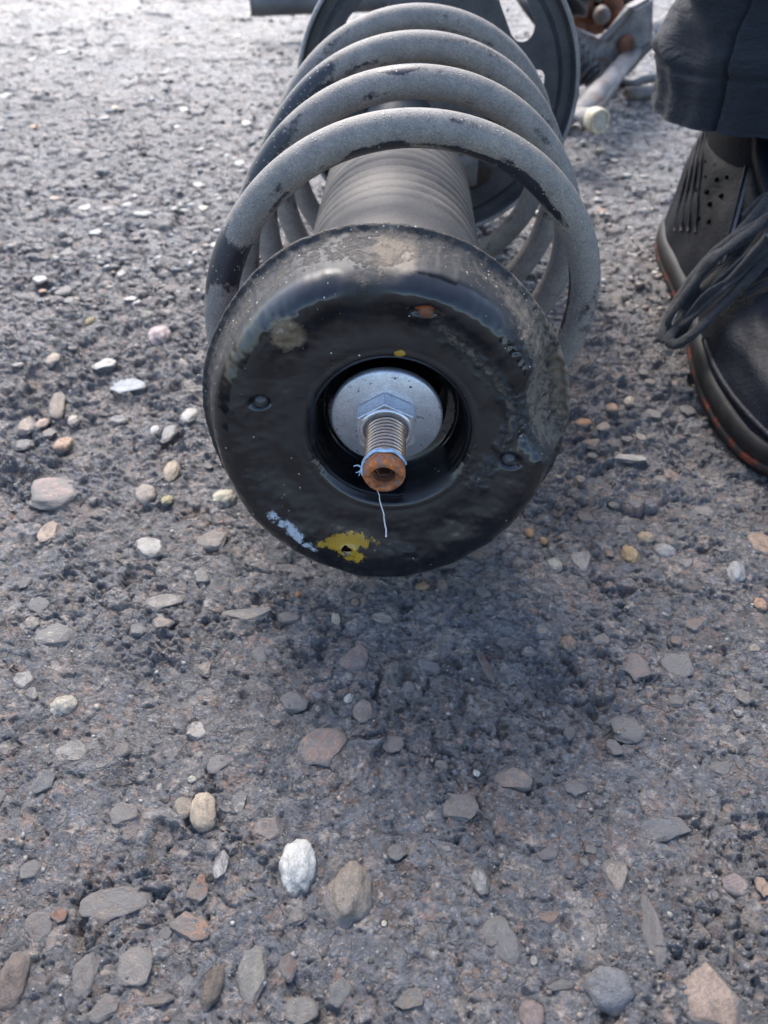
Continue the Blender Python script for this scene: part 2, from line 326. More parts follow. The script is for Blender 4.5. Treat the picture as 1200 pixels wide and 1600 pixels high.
MT = dict(
    ground=m_ground(), stone=m_stone(), gravel=m_stone('mass'), coil=m_coil(), boot=m_boot(), mount=m_mount(),
    boot_ring=m_simple('black_boot_collar', (0.02, 0.021, 0.025), (0.06, 0.06, 0.062), 300, 0.32),
    zinc=m_simple('zinc_plated_steel', (0.40, 0.42, 0.46), (0.54, 0.56, 0.60), 140, 0.42, 0.75, 1500, 0.00008, 0.6, rust=(0.05, 0.04, 0.03), rk=(0.61, 0.67), rs=420),
    zinc_bright=m_simple('bright_zinc_nut', (0.50, 0.52, 0.56), (0.66, 0.68, 0.71), 200, 0.30, 0.85, 1500, 0.00006, 0.5),
    rod=m_rod(),
    rust=m_simple('orange_rust', (0.10, 0.035, 0.02), (0.62, 0.19, 0.035), 420, 0.75, 0.0, 1400, 0.0004, 1.0, rust=(0.13, 0.095, 0.085), rk=(0.50, 0.60), rs=480),
    rust_dark=m_simple('dark_brown_rust', (0.06, 0.026, 0.015), (0.30, 0.115, 0.055), 80, 0.8, 0.0, 500, 0.0006, 0.9),
    flange=m_simple('rusted_flange_edge', (0.04, 0.028, 0.02), (0.20, 0.09, 0.045), 90, 0.8, 0.0, 700, 0.0003, 0.9),
    blue=m_simple('blue_film', (0.22, 0.36, 0.55), (0.5, 0.62, 0.72), 500, 0.4),
    white=m_simple('white_fibre', (0.55, 0.58, 0.6), (0.75, 0.76, 0.78), 500, 0.6),
    plate=m_simple('grey_pressed_steel', (0.035, 0.037, 0.043), (0.085, 0.084, 0.086), 45, 0.5, 0.0, 600, 0.0003, 0.8, rust=(0.10, 0.07, 0.05), rk=(0.62, 0.72), rs=35),
    plate_edge=m_simple('pale_plate_edge', (0.18, 0.175, 0.17), (0.34, 0.33, 0.32), 60, 0.5),  # paler tone for the plate's rim and bracket
    iron=m_simple('dusty_cast_iron', (0.075, 0.072, 0.073), (0.20, 0.185, 0.175), 60, 0.6, 0.0, 420, 0.0006, 0.8, rust=(0.12, 0.06, 0.035), rk=(0.56, 0.68), rs=22),
    web=m_simple('scuffed_grey_casting', (0.11, 0.11, 0.118), (0.26, 0.245, 0.235), 70, 0.5, 0.0, 420, 0.0012, 0.9, rust=(0.11, 0.055, 0.035), rk=(0.54, 0.66), rs=45),
    hole=m_simple('hole_shade_black', (0.001, 0.001, 0.001), (0.003, 0.003, 0.003), 60, 0.9, spec=0.05),  # near-black that stands for the shade inside small holes
    black=m_simple('black_rubber', (0.010, 0.010, 0.012), (0.028, 0.028, 0.03), 60, 0.4),
    hose=m_simple('dusty_black_pipe', (0.055, 0.055, 0.058), (0.12, 0.115, 0.11), 40, 0.5),
    bush=m_simple('yellowed_bushing', (0.36, 0.28, 0.17), (0.75, 0.67, 0.52), 110, 0.6),
    bushcore=m_simple('pale_bushing_core', (0.30, 0.28, 0.23), (0.5, 0.47, 0.40), 150, 0.6),
    leather=m_simple('dark_blue_black_leather', (0.003, 0.0042, 0.0080), (0.0075, 0.0100, 0.0170), 38, 0.5, 0.0, 420, 0.0008, 0.7, spec=0.2),
    outsole=m_simple('black_shoe_rubber', (0.006, 0.006, 0.007), (0.020, 0.019, 0.019), 90, 0.6, spec=0.3),
    red=m_simple('worn_red_rubber', (0.13, 0.022, 0.013), (0.22, 0.04, 0.022), 60, 0.55, rust=(0.012, 0.011, 0.011), rk=(0.42, 0.50), rs=55),
    lace=m_simple('grey_black_lace', (0.006, 0.007, 0.009), (0.024, 0.026, 0.030), 300, 0.75, 0.0, 900, 0.0009, 1.0, sheen=0.1),
    lining=m_simple('grey_lining', (0.10, 0.105, 0.11), (0.2, 0.2, 0.21), 200, 0.9),
    sock=m_simple('pale_sock', (0.42, 0.45, 0.47), (0.6, 0.62, 0.63), 300, 0.9),
    twill=m_twill(),
    thread_dark=m_simple('dark_stitching', (0.006, 0.007, 0.01), (0.012, 0.013, 0.016), 300, 0.8),
)

# ------------------------------------------------------------------ ground
# stones picked out one by one: pixel centre, half sizes across / along (mm), height above the binder, colour
def C3(h):  # tint of a stone
    c = [((int(h[i:i + 2], 16) / 255) ** 2.2) * 0.58 for i in (0, 2, 4)]; g = sum(c) / 3; return tuple(q * .88 + g * .12 for q in c)
STONES = [
 (250,531,18,13,'c9b0ac',.8),(201,605,28,12,'aeb4ba',.5),(100,700,16,11,'c99f7e',.7),(88,772,42,24,'9d8078',.35),(268,741,13,17,'b8a389',.7),
 (228,776,17,15,'a5988a',.7),(350,782,19,13,'cfc3a5',.6),(262,786,9,7,'d6c48c',.7),(90,636,14,21,'91806f',.6),(164,574,20,11,'bcb8ae',.5),
 (295,651,13,13,'d0cbc2',.6),(85,568,12,9,'c2ab97',.6),(242,673,8,8,'d3d0cb',.7),(265,677,11,14,'aaa6a0',.5),(44,668,15,13,'b39c86',.4),
 (231,497,11,8,'8d857c',.8),(140,505,7,6,'a89058',.8),(66,664,10,9,'c1a38d',.6),(115,660,9,8,'c9b9a8',.6),(205,470,10,6,'d6d0c8',.5),
 (62,432,12,7,'d4cfc6',.5),(65,450,6,4,'c88d64',.5),(190,430,8,5,'b8b2aa',.5),(40,700,14,8,'8f8a86',.4),(185,655,16,7,'a09b96',.4),
 (180,168,9,6,'ead9b4',.6),(162,182,10,4,'d7d2c4',.5),(385,195,10,7,'ece6cc',.6),(200,322,12,6,'e3e0d8',.6),(130,322,12,8,'d2cec8',.5),
 (225,337,17,6,'b5b6b0',.5),(55,192,9,5,'d9a878',.5),(318,327,9,6,'ded2ba',.5),(310,290,9,5,'e4ddcf',.5),(8,152,7,8,'e9e7e2',.6),
 (278,200,7,4,'dedad2',.5),(312,232,8,4,'e0d8c0',.5),(375,254,9,7,'c9c5bf',.5),(85,310,8,6,'c4a58d',.5),(148,360,10,6,'d9d5cf',.5),
 (288,173,9,5,'d2cfc8',.5),(98,80,9,5,'e4e2dc',.5),(50,92,10,4,'dddad4',.5),(370,55,8,4,'e6e3da',.5),(255,48,7,4,'e2dfd9',.5),
 (78,832,17,18,'b39a83',.5),(70,848,14,8,'ad9a80',.4),(235,858,23,16,'b6b1a7',.5),(98,1102,22,16,'c0b6a4',.8),(113,1175,27,20,'9d958a',.35),
 (38,1060,17,15,'aaa39a',.4),(255,940,28,13,'a69c90',.35),(390,955,40,12,'ab9c8a',.3),(52,975,13,10,'b0a091',.4),(465,1355,29,40,'d9d6cd',.9),
 (545,1392,40,50,'8f8273',.6),(318,1270,22,28,'bba78e',.9),(288,1262,15,16,'a3937f',.5),(300,1446,34,22,'a88066',.35),(331,1537,16,31,'6f6256',.9),
 (395,1512,25,44,'8c8578',.35),(175,1406,50,26,'837468',.3),(18,1532,25,40,'7a6a60',.6),(130,1522,20,31,'7f756d',.4),(420,1296,25,20,'8e7d74',.4),
 (600,965,22,9,'b3a79a',.4),(555,1032,27,27,'957c76',.45),(465,925,6,6,'b07a55',.7),(525,966,8,13,'c4b69a',.5),(985,865,14,14,'c5a06f',.95),
 (1010,837,14,9,'bba184',.7),(1040,858,18,11,'a19d9a',.6),(910,873,18,21,'9b948d',.45),(868,881,14,12,'b8b3a4',.4),(828,831,7,7,'c09468',.9),
 (850,844,6,6,'bd8f63',.9),(660,914,12,6,'c59c72',.7),(692,914,8,10,'a18f7e',.5),(888,1006,13,12,'a88a74',.8),(1149,897,15,19,'a3a3a2',.7),
 (1188,945,10,10,'c2987a',.8),(1190,850,20,18,'a88a72',.5),(966,1366,20,26,'a59585',.5),(953,1547,39,31,'7d7d80',.8),(1112,1562,52,54,'a48b79',.5),
 (1035,1292,42,17,'75777b',.3),(1024,1462,16,56,'8b7c76',.35),(785,1466,26,36,'86807a',.35),(722,1262,30,28,'80766f',.4),(800,1216,34,20,'9c8776',.35),
 (1150,1380,22,18,'9e8881',.35),(1190,1386,11,15,'b8977c',.5),(832,1585,22,20,'94817b',.6),(744,1210,6,6,'e3ded3',.8),(1040,1310,6,4,'5a5a5c',.4),
 (910,668,13,6,'c5895a',.6),(942,676,12,8,'9e8a7a',.5),(982,632,8,7,'c9b6a0',.7),(985,726,26,7,'b8b0a6',.5),(770,1470,10,8,'9a8c80',.3),
 (755,1035,8,30,'7f5a52',.35),(995,1036,20,24,'87726d',.35),(860,1432,20,10,'8d7668',.5),(545,1093,8,9,'cfccc0',.7),(465,1360,10,9,'d5d2c8',.5),
 (570,1112,20,18,'9a8a7c',.4),(940,1000,16,10,'908880',.4),(690,1200,10,8,'8a8279',.4),(310,1390,18,20,'8a6e5e',.35),(345,1350,12,25,'bcb9b2',.35),
 (313,1372,8,8,'a9806a',.6),(300,1218,8,6,'d2cdb8',.7),(1072,880,14,9,'8f8a84',.4),(1155,1110,8,6,'b9b2a8',.4),(1180,1012,10,7,'b3a48f',.4),
 (835,1500,7,7,'bcb3a6',.5),(880,1540,22,8,'83807c',.4),(60,1445,22,24,'7d7069',.35),(92,1428,14,14,'94674f',.4),(70,1225,18,20,'6b6c6f',.35),
 (450,1505,15,20,'7a5f56',.35),(470,1575,24,22,'8a8278',.35),(600,1440,5,5,'e0d8c0',.6),(395,1610,40,15,'8f857a',.4),(245,1560,26,9,'8d7766',.3),
 (555,940,8,6,'97816e',.5),(700,880,20,7,'9a7f68',.4),(745,865,16,8,'8f7a66',.4),(790,1005,14,9,'7c7670',.35),(640,1560,24,18,'7f7468',.3),
 (680,1105,7,10,'6d7478',.6),(900,1230,16,12,'837f7b',.35),(1130,1200,18,12,'7f7c78',.35),(985,1130,30,20,'6f7074',.25),(1060,1090,14,10,'857d76',.35),
 (620,1330,16,12,'86807a',.3),(860,1330,16,12,'7f7b78',.3),(915,1345,7,7,'9a948c',.4),(925,1325,10,9,'8a8278',.4),(255,1455,12,12,'85807a',.3),
 (955,645,10,7,'a9856a',.6),(1075,640,11,8,'7f7770',.5),(925,700,14,8,'8c7462',.5),(1000,690,9,6,'a99a8a',.5),(1030,760,12,8,'8d857d',.4),
 (905,760,8,6,'a08a76',.5),(960,790,10,8,'8a7a70',.4),(1100,800,16,9,'8a827c',.4),(870,700,8,5,'b5936f',.6),(940,330,7,4,'c98f5f',.6),
 (985,355,7,4,'d9d3c4',.6),(960,250,6,4,'c8b8a0',.5),(990,400,8,5,'a9a29a',.5),(935,300,6,4,'b7a08a',.5),(970,480,9,6,'8d8780',.4),
]
srng = np.random.default_rng(21)
PAL = ['8d8278','9b8a7c','a69484','7f7770','92857a','a88b78','8b7a70','a9a49c','b5aba0','7a7674','96796a','c2b8aa','858587']
FAR_PAL = ['d8d4cc','cfc8bc','e2ded6','b9b4ad','c9b8a4','a8a29c','d3cdc4']  # pale stone tones, far off also standing in for glints
stones = []                                    # x, y, half x, half y, rot, colour, lift
for (px, py, a, b, c, l) in STONES:
    p = at(px, py); zc = p.y * math.cos(R(PITCH)) + CAM_H * math.sin(R(PITCH))
    dep = math.atan2(CAM_H, p.y)
    rx = a / FPX * zc; ry = b / FPX * math.hypot(p.y, CAM_H) / math.sin(dep) if False else b / FPX * zc / max(0.55, math.sin(dep))
    stones.append((p.x, p.y, rx, ry, srng.uniform(-0.25, 0.25), C3(c), l))
n_named = len(stones)
def free(x, y, r):
    for s in stones:
        if abs(s[0] - x) < 0.04 and abs(s[1] - y) < 0.05 and math.hypot(s[0] - x, s[1] - y) < max(s[2], s[3]) + r: return False
    return True
while len(stones) < 300:
    py = srng.uniform(-60, 1640); px = srng.uniform(-120, 1320)
    if py < 60: continue
    p = at(px, py); r = 0.0026 + 0.0040 * srng.random() ** 2.4
    if p.y > 0.42: r *= 1.15
    if not free(p.x, p.y, r): continue
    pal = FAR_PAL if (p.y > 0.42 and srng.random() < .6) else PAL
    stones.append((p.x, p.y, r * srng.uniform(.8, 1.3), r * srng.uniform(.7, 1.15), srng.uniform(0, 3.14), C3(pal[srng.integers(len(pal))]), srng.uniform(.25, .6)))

# grid: rows get wider apart with distance, columns fan out
ys = [-1.2, -0.8, -0.5, -0.3, -0.18, -0.1, -0.04, 0.0]
y = 0.02
while y < 90:
    ys.append(y)
    if y < 0.045: st = 0.0012
    elif y < 0.33: st = 0.00042
    elif y < 2.2: st = 0.00042 + (y - 0.33) * 0.0022
    else: st = 0.0045 + (y - 2.2) * 0.06
    y += st
ys = np.array(ys); NU = 661; us = np.linspace(-0.70, 0.70, NU)
W_ = np.maximum(0.17 + np.maximum(ys, 0) * 0.80, 0.9 * np.clip(-ys, 0, 9) + 0.17)
us2 = np.sign(us) * (np.abs(us) + 1.6 * np.maximum(0, np.abs(us) - 0.62))     # outermost columns spread wide
GX = us2[None, :] * W_[:, None] * 1.35; GY = np.repeat(ys[:, None], NU, 1)
SPC = np.maximum(np.gradient(ys), 1.35 * 1.4 / NU * W_)[:, None]
def fade(lam): return np.clip(1.4 - 2.6 * SPC / lam, 0, 1)
def ledge(x): return 0.262 + 0.010 * np.sin(x * 23 + 1.0) + 0.011 * fbm(x * 26, x * 0 + 3.3, 6, 71, .6) - 0.10 * np.clip(x - .02, 0, 1) * 0
wx = GX + 0.0030 * fbm(GX * 90, GY * 90, 5, 3, .6); wy = GY + 0.0030 * fbm(GX * 90, GY * 90, 5, 13, .6)
base = 0.0030 * perlin(GX * 11, GY * 11, 1) + 0.0016 * perlin(GX * 29, GY * 29, 2) * fade(0.034)
lg = sm(-0.0012, 0.0012, GY - ledge(GX) + 0.0015 * perlin(GX * 140, GY * 140, 5))
lstep = sm(-0.2, 0.4, perlin(GX * 14 + 4, GY * 0, 8)) * 0.6 + 0.5
near = np.clip(0.9 + GY * 0.8, 0.25, 1.5) * np.clip(2.2 - GY / 2, .3, 1)
Z = base + 0.0034 * lstep * lg * (1 - sm(0.30, 0.5, GY))
gl = np.exp(-((GY - ledge(GX) + 0.001) / (0.0009 + .0020 * sm(-.4, .5, perlin(GX * 70, GY * 30, 77)))) ** 2) * lstep * sm(-.25, .15, perlin(GX * 38 + 2, GY * 8, 79)); Z -= 0.0050 * gl
w2x = GX + 0.0011 * fbm(GX * 160, GY * 160, 3, 23); w2y = GY + 0.0011 * fbm(GX * 160, GY * 160, 3, 27)
fine = 0.0017 * fbm(wx * 150, wy * 150, 6, 31, .66) * fade(0.004) * (0.7 + 0.7 * sm(-.3, .4, perlin(GX * 25, GY * 25, 37)))
rdg = 1 - np.abs(fbm(wx * 110, wy * 110, 4, 41)); fine += 0.0022 * (sm(0.50, 1.0, rdg) - 0.4) * fade(0.006)
agg = []; Zs = Z + fine
for f_, keep, sd, hgt, lo in ((58, .50, 5, .0019, .07), (118, .42, 6, .0016, .07), (250, .45, 9, .0010, .07), (520, .5, 15, .0005, .08)):
    d_, e_, i_ = voro(w2x * f_, w2y * f_, sd); rag = .10 * perlin(GX * f_ * 3.1, GY * f_ * 3.1, sd + 50)
    mk = sm(lo, lo + .09, e_ + rag) * (i_ > keep) * (d_ < .62); r1 = (i_ * 371) % 1; r2_ = (i_ * 917) % 1
    fd = fade(1 / f_); lvl = base + hgt * (r1 * 1.6 - .3)
    kk = mk * (.45 + .5 * r2_) * fd
    Zs = Zs * (1 - kk) + (lvl + .25 * fine + .0002 * perlin(GX * 300, GY * 300, sd)) * kk
    Zs -= .0014 * np.exp(-((e_ + rag - lo) / .05) ** 2) * (i_ > keep) * fd * (58 / f_) ** .5
    agg.append((mk, i_, fd))
worn = np.clip(0.50 + 0.55 * sm(0.20, 0.36, GY) + 0.55 * sm(-.05, .45, fbm(GX * 17, GY * 17, 3, 63)), .4, 1.15)     # traffic has smoothed some patches
Z = Z + (Zs - Z) * near * worn
pit = sm(0.50, 0.80, fbm(GX * 62, GY * 62, 4, 51)); Z -= 0.0028 * pit * fade(0.01) * worn
pit2 = sm(0.62, 0.80, fbm(GX * 210, GY * 210, 2, 57)); Z -= 0.0005 * pit2 * fade(0.004)
for px, py, a, b, dpt in ((55,442,42,10,.006),(110,452,28,9,.005),(350,255,12,6,.005),(200,255,13,5,.005),(160,275,20,5,.004),(390,620,20,15,.0),(850,1060,30,40,.004),
                          (955,1140,35,30,.004),(1010,560,26,36,.003),(880,430,20,20,.003),(640,1010,60,35,.002),(440,1100,60,30,.002),(1090,720,40,22,.004),(20,690,30,14,.003),(430,960,20,18,.004)):
    c = at(px, py); zc = c.y * .719 + CAM_H * .695; ax, ay = a / FPX * zc, b / FPX * zc / math.sin(math.atan2(CAM_H, c.y))
    q = ((GX - c.x) / ax) ** 2 + ((GY - c.y) / ay) ** 2; Z -= dpt * np.exp(-q * 1.2) * (1 + .5 * perlin(GX * 150, GY * 150, 61))
# colour of the binder and of the coated lumps
t1 = fbm(GX * 24, GY * 24, 4, 81); t2 = fbm(GX * 60 + 5, GY * 60, 3, 91)
col = np.empty(GX.shape + (3,)); col[:] = (0.119, 0.119, 0.124)
def blend(m, c): global col; col = col * (1 - m[..., None]) + np.array(c) * m[..., None]
blend(sm(0.0, 0.6, t1) * .7, (0.140, 0.130, 0.124)); blend(sm(0.1, 0.6, -t1) * .5, (0.090, 0.095, 0.108))
blend(sm(0.25, 0.6, t2) * .4, (0.150, 0.136, 0.126))
AP = np.array([(.17,.155,.142),(.125,.12,.122),(.20,.175,.15),(.15,.125,.112),(.115,.12,.132),(.24,.22,.20),(.155,.11,.09),(.10,.10,.105),(.14,.135,.13),(.18,.14,.115)])
AP = AP * np.array((1.22, 1.16, 1.12))
t0 = fbm(GX * 8, GY * 8, 3, 85); col *= (1 + .30 * t0)[..., None]
dirt = fbm(GX * 260, GY * 260, 4, 97, .6)
for n_, (mk, i_, fd) in enumerate(agg):
    ac = AP[((i_ * 5371).astype(int)) % len(AP)] * (.55 + .9 * ((i_ * 771) % 1))[..., None]
    kk = mk * sm(-.25 + .5 * ((i_ * 133) % 1), .15 + .5 * ((i_ * 133) % 1), dirt + .25) * (.9, .9, .85, .8)[n_]
    col = col * (1 - kk[..., None]) + ac * kk[..., None]
reddish = np.exp(-((GY - ledge(GX) + 0.006) / 0.005) ** 2) * sm(0.0, 0.5, fbm(GX * 40, GY * 40, 3, 95)); blend(reddish * .65, (0.13, 0.083, 0.062))
blend(pit * .3, (0.05, 0.05, 0.055))  # pits blended darker than the binder around them

col *= (1.06 + 0.18 * fbm(GX * 330, GY * 330, 3, 99))[..., None].clip(0.4, 1.9)
# sockets for the stones
order = ys
for (sx, sy, rx, ry, rot, cc, lift) in stones:
    rr = max(rx, ry) * 1.8; i0, i1_ = np.searchsorted(ys, sy - rr), np.searchsorted(ys, sy + rr)
    if i1_ - i0 < 1: continue
    x = GX[i0:i1_] - sx; yy = GY[i0:i1_] - sy; c_, s_ = math.cos(rot), math.sin(rot)
    u = (x * c_ + yy * s_) / rx; v = (-x * s_ + yy * c_) / ry; q = np.sqrt(u * u + v * v) + 0.16 * perlin(x / rx * 1.7 + sx * 999, yy / ry * 1.7, 7) + 0.10 * perlin(x / rx * 4 + sx * 999, yy / ry * 4, 8)
    ins = 1 - (sm(0.72, 1.05, q) if lift >= .6 else sm(0.62, 0.95, q)); b0 = base[i0:i1_] + 0.0034 * (lstep * lg)[i0:i1_] * (1 - sm(0.30, 0.5, GY[i0:i1_]))
    Zb = Z[i0:i1_]; flr = b0 - 0.0010 if lift >= .6 else b0 - 0.0001 + 0.0011 * fbm(x * 260 + sx * 777, yy * 260, 4, 71, .6); Z[i0:i1_] = Zb * (1 - ins) + ins * flr
    ring = np.exp(-((q - 1.10) / 0.10) ** 2); Z[i0:i1_] -= 0.0006 * ring * sm(-.2, .4, perlin(x * 260, yy * 260, 3))
Z = Z - 0.0007
def gz(x, y):                                   # height of the finished sheet
    i = int(np.clip(np.searchsorted(ys, y), 1, len(ys) - 1)); j = int(np.argmin(np.abs(GX[i] - x))); return float(Z[i, j])
def gz_smooth(x, y):
    i = int(np.clip(np.searchsorted(ys, y), 1, len(ys) - 1)); j = int(np.argmin(np.abs(GX[i] - x)))
    return float(base[i, j] + 0.0034 * (lstep[i, j] * lg[i, j]) * (1 - sm(0.30, 0.5, ys[i]))) - 0.0007

nr, nc = GX.shape
me = bpy.data.meshes.new('ground'); nv = nr * nc; nf = (nr - 1) * (nc - 1)
me.vertices.add(nv); me.vertices.foreach_set('co', np.stack([GX, GY, Z], -1).astype(np.float32).ravel())
F = grid_faces(nr, nc, False, False)[:, ::-1].astype(np.int32)
me.loops.add(nf * 4); me.loops.foreach_set('vertex_index', F.ravel())
me.polygons.add(nf); me.polygons.foreach_set('loop_start', np.arange(0, nf * 4, 4, dtype=np.int32))
me.polygons.foreach_set('use_smooth', np.ones(nf, bool)); me.update(calc_edges=True)
ca = me.color_attributes.new('tint', 'FLOAT_COLOR', 'POINT')
ca.data.foreach_set('color', np.concatenate([col, np.ones(col.shape[:2] + (1,))], -1).astype(np.float32).ravel())
me.materials.append(MT['ground'])
ground = bpy.data.objects.new('ground', me); COL.objects.link(ground); ground['kind'] = 'structure'
print('ground quads', nf)

def blob_mesh(name, sub, seed, amp, jag):
    bm = bmesh.new(); bmesh.ops.create_icosphere(bm, subdivisions=sub, radius=1); rs = random.Random(seed)
    pl = []
    for k in range(11 if jag else 0):
        a_ = rs.uniform(0, 6.28); t_ = rs.uniform(-.15, .35); pl.append((Vector((math.cos(a_) * math.cos(t_), math.sin(a_) * math.cos(t_), math.sin(t_))), rs.uniform(.62, .95)))
    if jag: pl.append((Vector((rs.uniform(-.1, .1), rs.uniform(-.1, .1), 1)).normalized(), .72))
    for v in bm.verts:
        p = v.co.copy(); o = Vector((seed * 3.7, seed * 1.3, 0)); q = p.copy()
        for n_, d_ in pl:
            e = q.dot(n_) - d_
            if e > 0: q -= n_ * e
        p2 = p * 1.0
        k = 1 + amp * mnoise.noise(p * 0.9 + o) + amp * .6 * mnoise.noise(p * 2.1 + o) + amp * .35 * mnoise.noise(p * 4.3 + o) + amp * .2 * mnoise.noise(p * 9 + o)
        v.co = q * k
    me = bpy.data.meshes.new(name); bm.to_mesh(me); bm.free()
    me.polygons.foreach_set('use_smooth', [True] * len(me.polygons)); return me
SM = [blob_mesh('stone', 4, k, 0.20, 0) for k in range(6)] + [blob_mesh('stone', 4, k + 20, 0.17, 1) for k in range(10)]
for m_ in SM: m_.materials.append(MT['stone'])
for k, (sx, sy, rx, ry, rot, cc, lift) in enumerate(stones):
    o = bpy.data.objects.new('stone', SM[k % 6] if lift >= .6 else SM[6 + k % 10]); COL.objects.link(o); o.parent = ground
    hz = min(rx, ry) * (0.55 + 0.25 * lift)
    o.location = (sx, sy, gz_smooth(sx, sy) - hz * (1 - 0.95 * lift) + 0.0003)
    if lift < 0.6: hz = min(rx, ry) * .38; rx *= 1.12; ry *= 1.12; o.location.z = gz_smooth(sx, sy) - hz * .72 + 0.0004 + 0.0016 * lift
    o.scale = (rx, ry, hz); o.rotation_euler = (srng.uniform(-.1, .1), srng.uniform(-.1, .1), rot)
    o.color = (*cc, float(np.clip((.80 - .70 * lift) + (0.10 if k >= n_named else 0), 0.05, .8)))
# loose grit: too fine to count
ico = bmesh.new(); bmesh.ops.create_icosphere(ico, subdivisions=1, radius=1)
IV = np.array([v.co[:] for v in ico.verts]); IF = np.array([[v.index for v in f.verts] for f in ico.faces]); ico.free()
gV, gF, gC = [], [], []; nb = 0
grng = np.random.default_rng(5)
for k in range(5000):
    if k < 1700: p = at(grng.uniform(-60, 1260), grng.uniform(380, 1640)); r = 0.00025 + 0.00095 * grng.random() ** 3
    else: p = at(grng.uniform(-120, 1300), grng.uniform(-40, 480)); r = 0.0008 + 0.0030 * grng.random() ** 2
    sc = np.array([grng.uniform(.8, 1.5), grng.uniform(.6, 1.1), grng.uniform(.35, .8)]) * r; th = grng.uniform(0, 6.28)
    v = IV * (1 + grng.uniform(-.22, .22, (len(IV), 1))) * sc; v = np.stack([v[:, 0] * math.cos(th) - v[:, 1] * math.sin(th), v[:, 0] * math.sin(th) + v[:, 1] * math.cos(th), v[:, 2]], 1)
    gV.append(v + np.array([p.x, p.y, gz(p.x, p.y) + sc[2] * .15])); gF.append(IF + nb); nb += len(IV)
    pal = FAR_PAL if grng.random() < (.55 if p.y > .4 else .22) else PAL  # more pale grit far off, its colour doubling as white glints
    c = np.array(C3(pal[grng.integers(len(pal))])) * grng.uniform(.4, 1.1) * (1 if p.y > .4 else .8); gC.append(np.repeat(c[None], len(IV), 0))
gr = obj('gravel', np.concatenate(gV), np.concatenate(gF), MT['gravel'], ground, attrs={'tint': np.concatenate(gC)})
gr['kind'] = 'stuff'

# ------------------------------------------------------------------ the strut
YAW = R(1.8)
A = np.array((math.sin(YAW), math.cos(YAW), 0.)); EX = np.array((math.cos(YAW), -math.sin(YAW), 0.)); EZ = np.array((0, 0, 1.))
W0 = np.array((0.0009, 0.213, 0.079))
strut = empty('suspension_strut', (0.01, 0.40, 0), 'car suspension strut with dusty coil spring and black rubber top mount facing the camera', 'suspension strut')
AX = (W0, EX, EZ, A)

# coil spring
SC0 = np.array((0.0088, 0.276, 0.0815)); SD = np.array((0.047, 1, 0)); SD /= np.linalg.norm(SD); SX = np.array((SD[1], -SD[0], 0))
RC, RW, PT = 0.0718, 0.00615, 0.0535
T0, T1, NS = -0.62, 3.72, 1500
tt = np.linspace(T0, T1, NS)                     # turns; 0 = top crossing of the front coil
yy = np.where(tt < -0.35, -0.35 * PT + (tt + 0.35) * 0.020, np.where(tt > 3.4, 3.4 * PT + (tt - 3.4) * 0.026, tt * PT))
ph = np.pi / 2 - tt * 2 * np.pi
rc = RC * (1 - 0.10 * sm(-0.40, -.62, tt)) * (1 - 0.03 * sm(3.6, 4.2, tt))
path = SC0 + SD * yy[:, None] + rc[:, None] * (np.cos(ph)[:, None] * SX + np.sin(ph)[:, None] * EZ)
cV, cF = tube(path, RW, 28)
NC = cV.shape[0]
wear_shade = np.zeros((NC, 3)); dark_spots = []
tq = np.repeat(tt, 28); aq = np.tile(np.linspace(0, 2 * np.pi, 28, endpoint=False), NS)
def spot(t, dt, k, lo=0, hi=None): # dark clean smear around turn t
    m = np.exp(-((tq - t) / dt) ** 2) * k; return m
ctr = np.repeat(path, 28, 0); nrm_ = (cV - ctr) / RW
outward = np.einsum('ij,ij->i', nrm_, (np.cos(np.repeat(ph, 28))[:, None] * SX + np.sin(np.repeat(ph, 28))[:, None] * EZ))
front = -(nrm_ @ SD)
ns1 = fbm(tq * 14, aq * 1.1, 3, 201)
wear_shade[:, 0] = (0.02 + 0.50 * sm(-.1, -.75, outward) * sm(-0.3, .3, ns1 + 0.25) * sm(0.3, 0, np.abs(tq - 0.02))  # first term paints shade under the front coil's top; others are clean smears
   + spot(-0.185, 0.022, 1.0) * sm(-.5, .1, front) + spot(0.86, 0.035, 0.85) * sm(-.6, .2, outward) + spot(1.83, 0.045, .9) * sm(-.6, .2, front)
   + spot(1.90, .05, .5) + spot(0.99, 0.012, 0.9) * sm(.45, .8, outward) * sm(-.2, .2, front)
   + spot(0.235, 0.035, 0.75) * (np.abs(front - 0.1) < .28) * sm(-.2, .2, ns1 + .1) + spot(0.10, .03, .7) * sm(0.1, -.5, outward)
   + 0.42 * sm(.15, .6, ns1) + spot(1.17, .03, .6) * sm(.2, -.4, outward) + spot(2.12, .03, .6) * sm(.2, -.4, outward))
wear_shade[:, 2] = spot(-0.27, 0.05, .9) * sm(.2, -.5, front) + spot(0.12, .06, .4) + 0.3 * sm(.2, .7, fbm(tq * 9 + 4, aq, 2, 203))
spring = obj('coil_spring', cV, cF, MT['coil'], strut, attrs={'wear_shade': wear_shade.clip(0, 1)})

# ribbed dust boot
RB = 0.0387; prof = [(0.030, 0.030), (RB - .003, 0.031), (RB, 0.034), (RB + .0002, 0.052), (RB, 0.078)]
s = 0.088
prof += [(RB - 0.0002, 0.086)]
for k in range(11):
    s0 = 0.098 + k * 0.0084
    for q in range(8):
        a_ = q / 8; prof.append((RB - 0.0010 * (1 - abs(math.sin(math.pi * a_)) ** 0.8) - 0.0002 * k * .5, s0 + a_ * 0.0084))
prof += [(RB - .002, 0.191), (RB - .006, 0.20), (0.026, 0.204)]
bV, bF = lathe(prof, AX, 112)
boot = obj('dust_boot', bV, bF, MT['boot'], strut)
rV, rF = lathe([(0.0375, 0.047), (0.0395, 0.0475), (0.0402, 0.0495), (0.0400, 0.053), (0.0392, 0.0545), (0.037, 0.055)], AX, 96)
obj('boot_collar', rV, rF, MT['boot_ring'], boot)
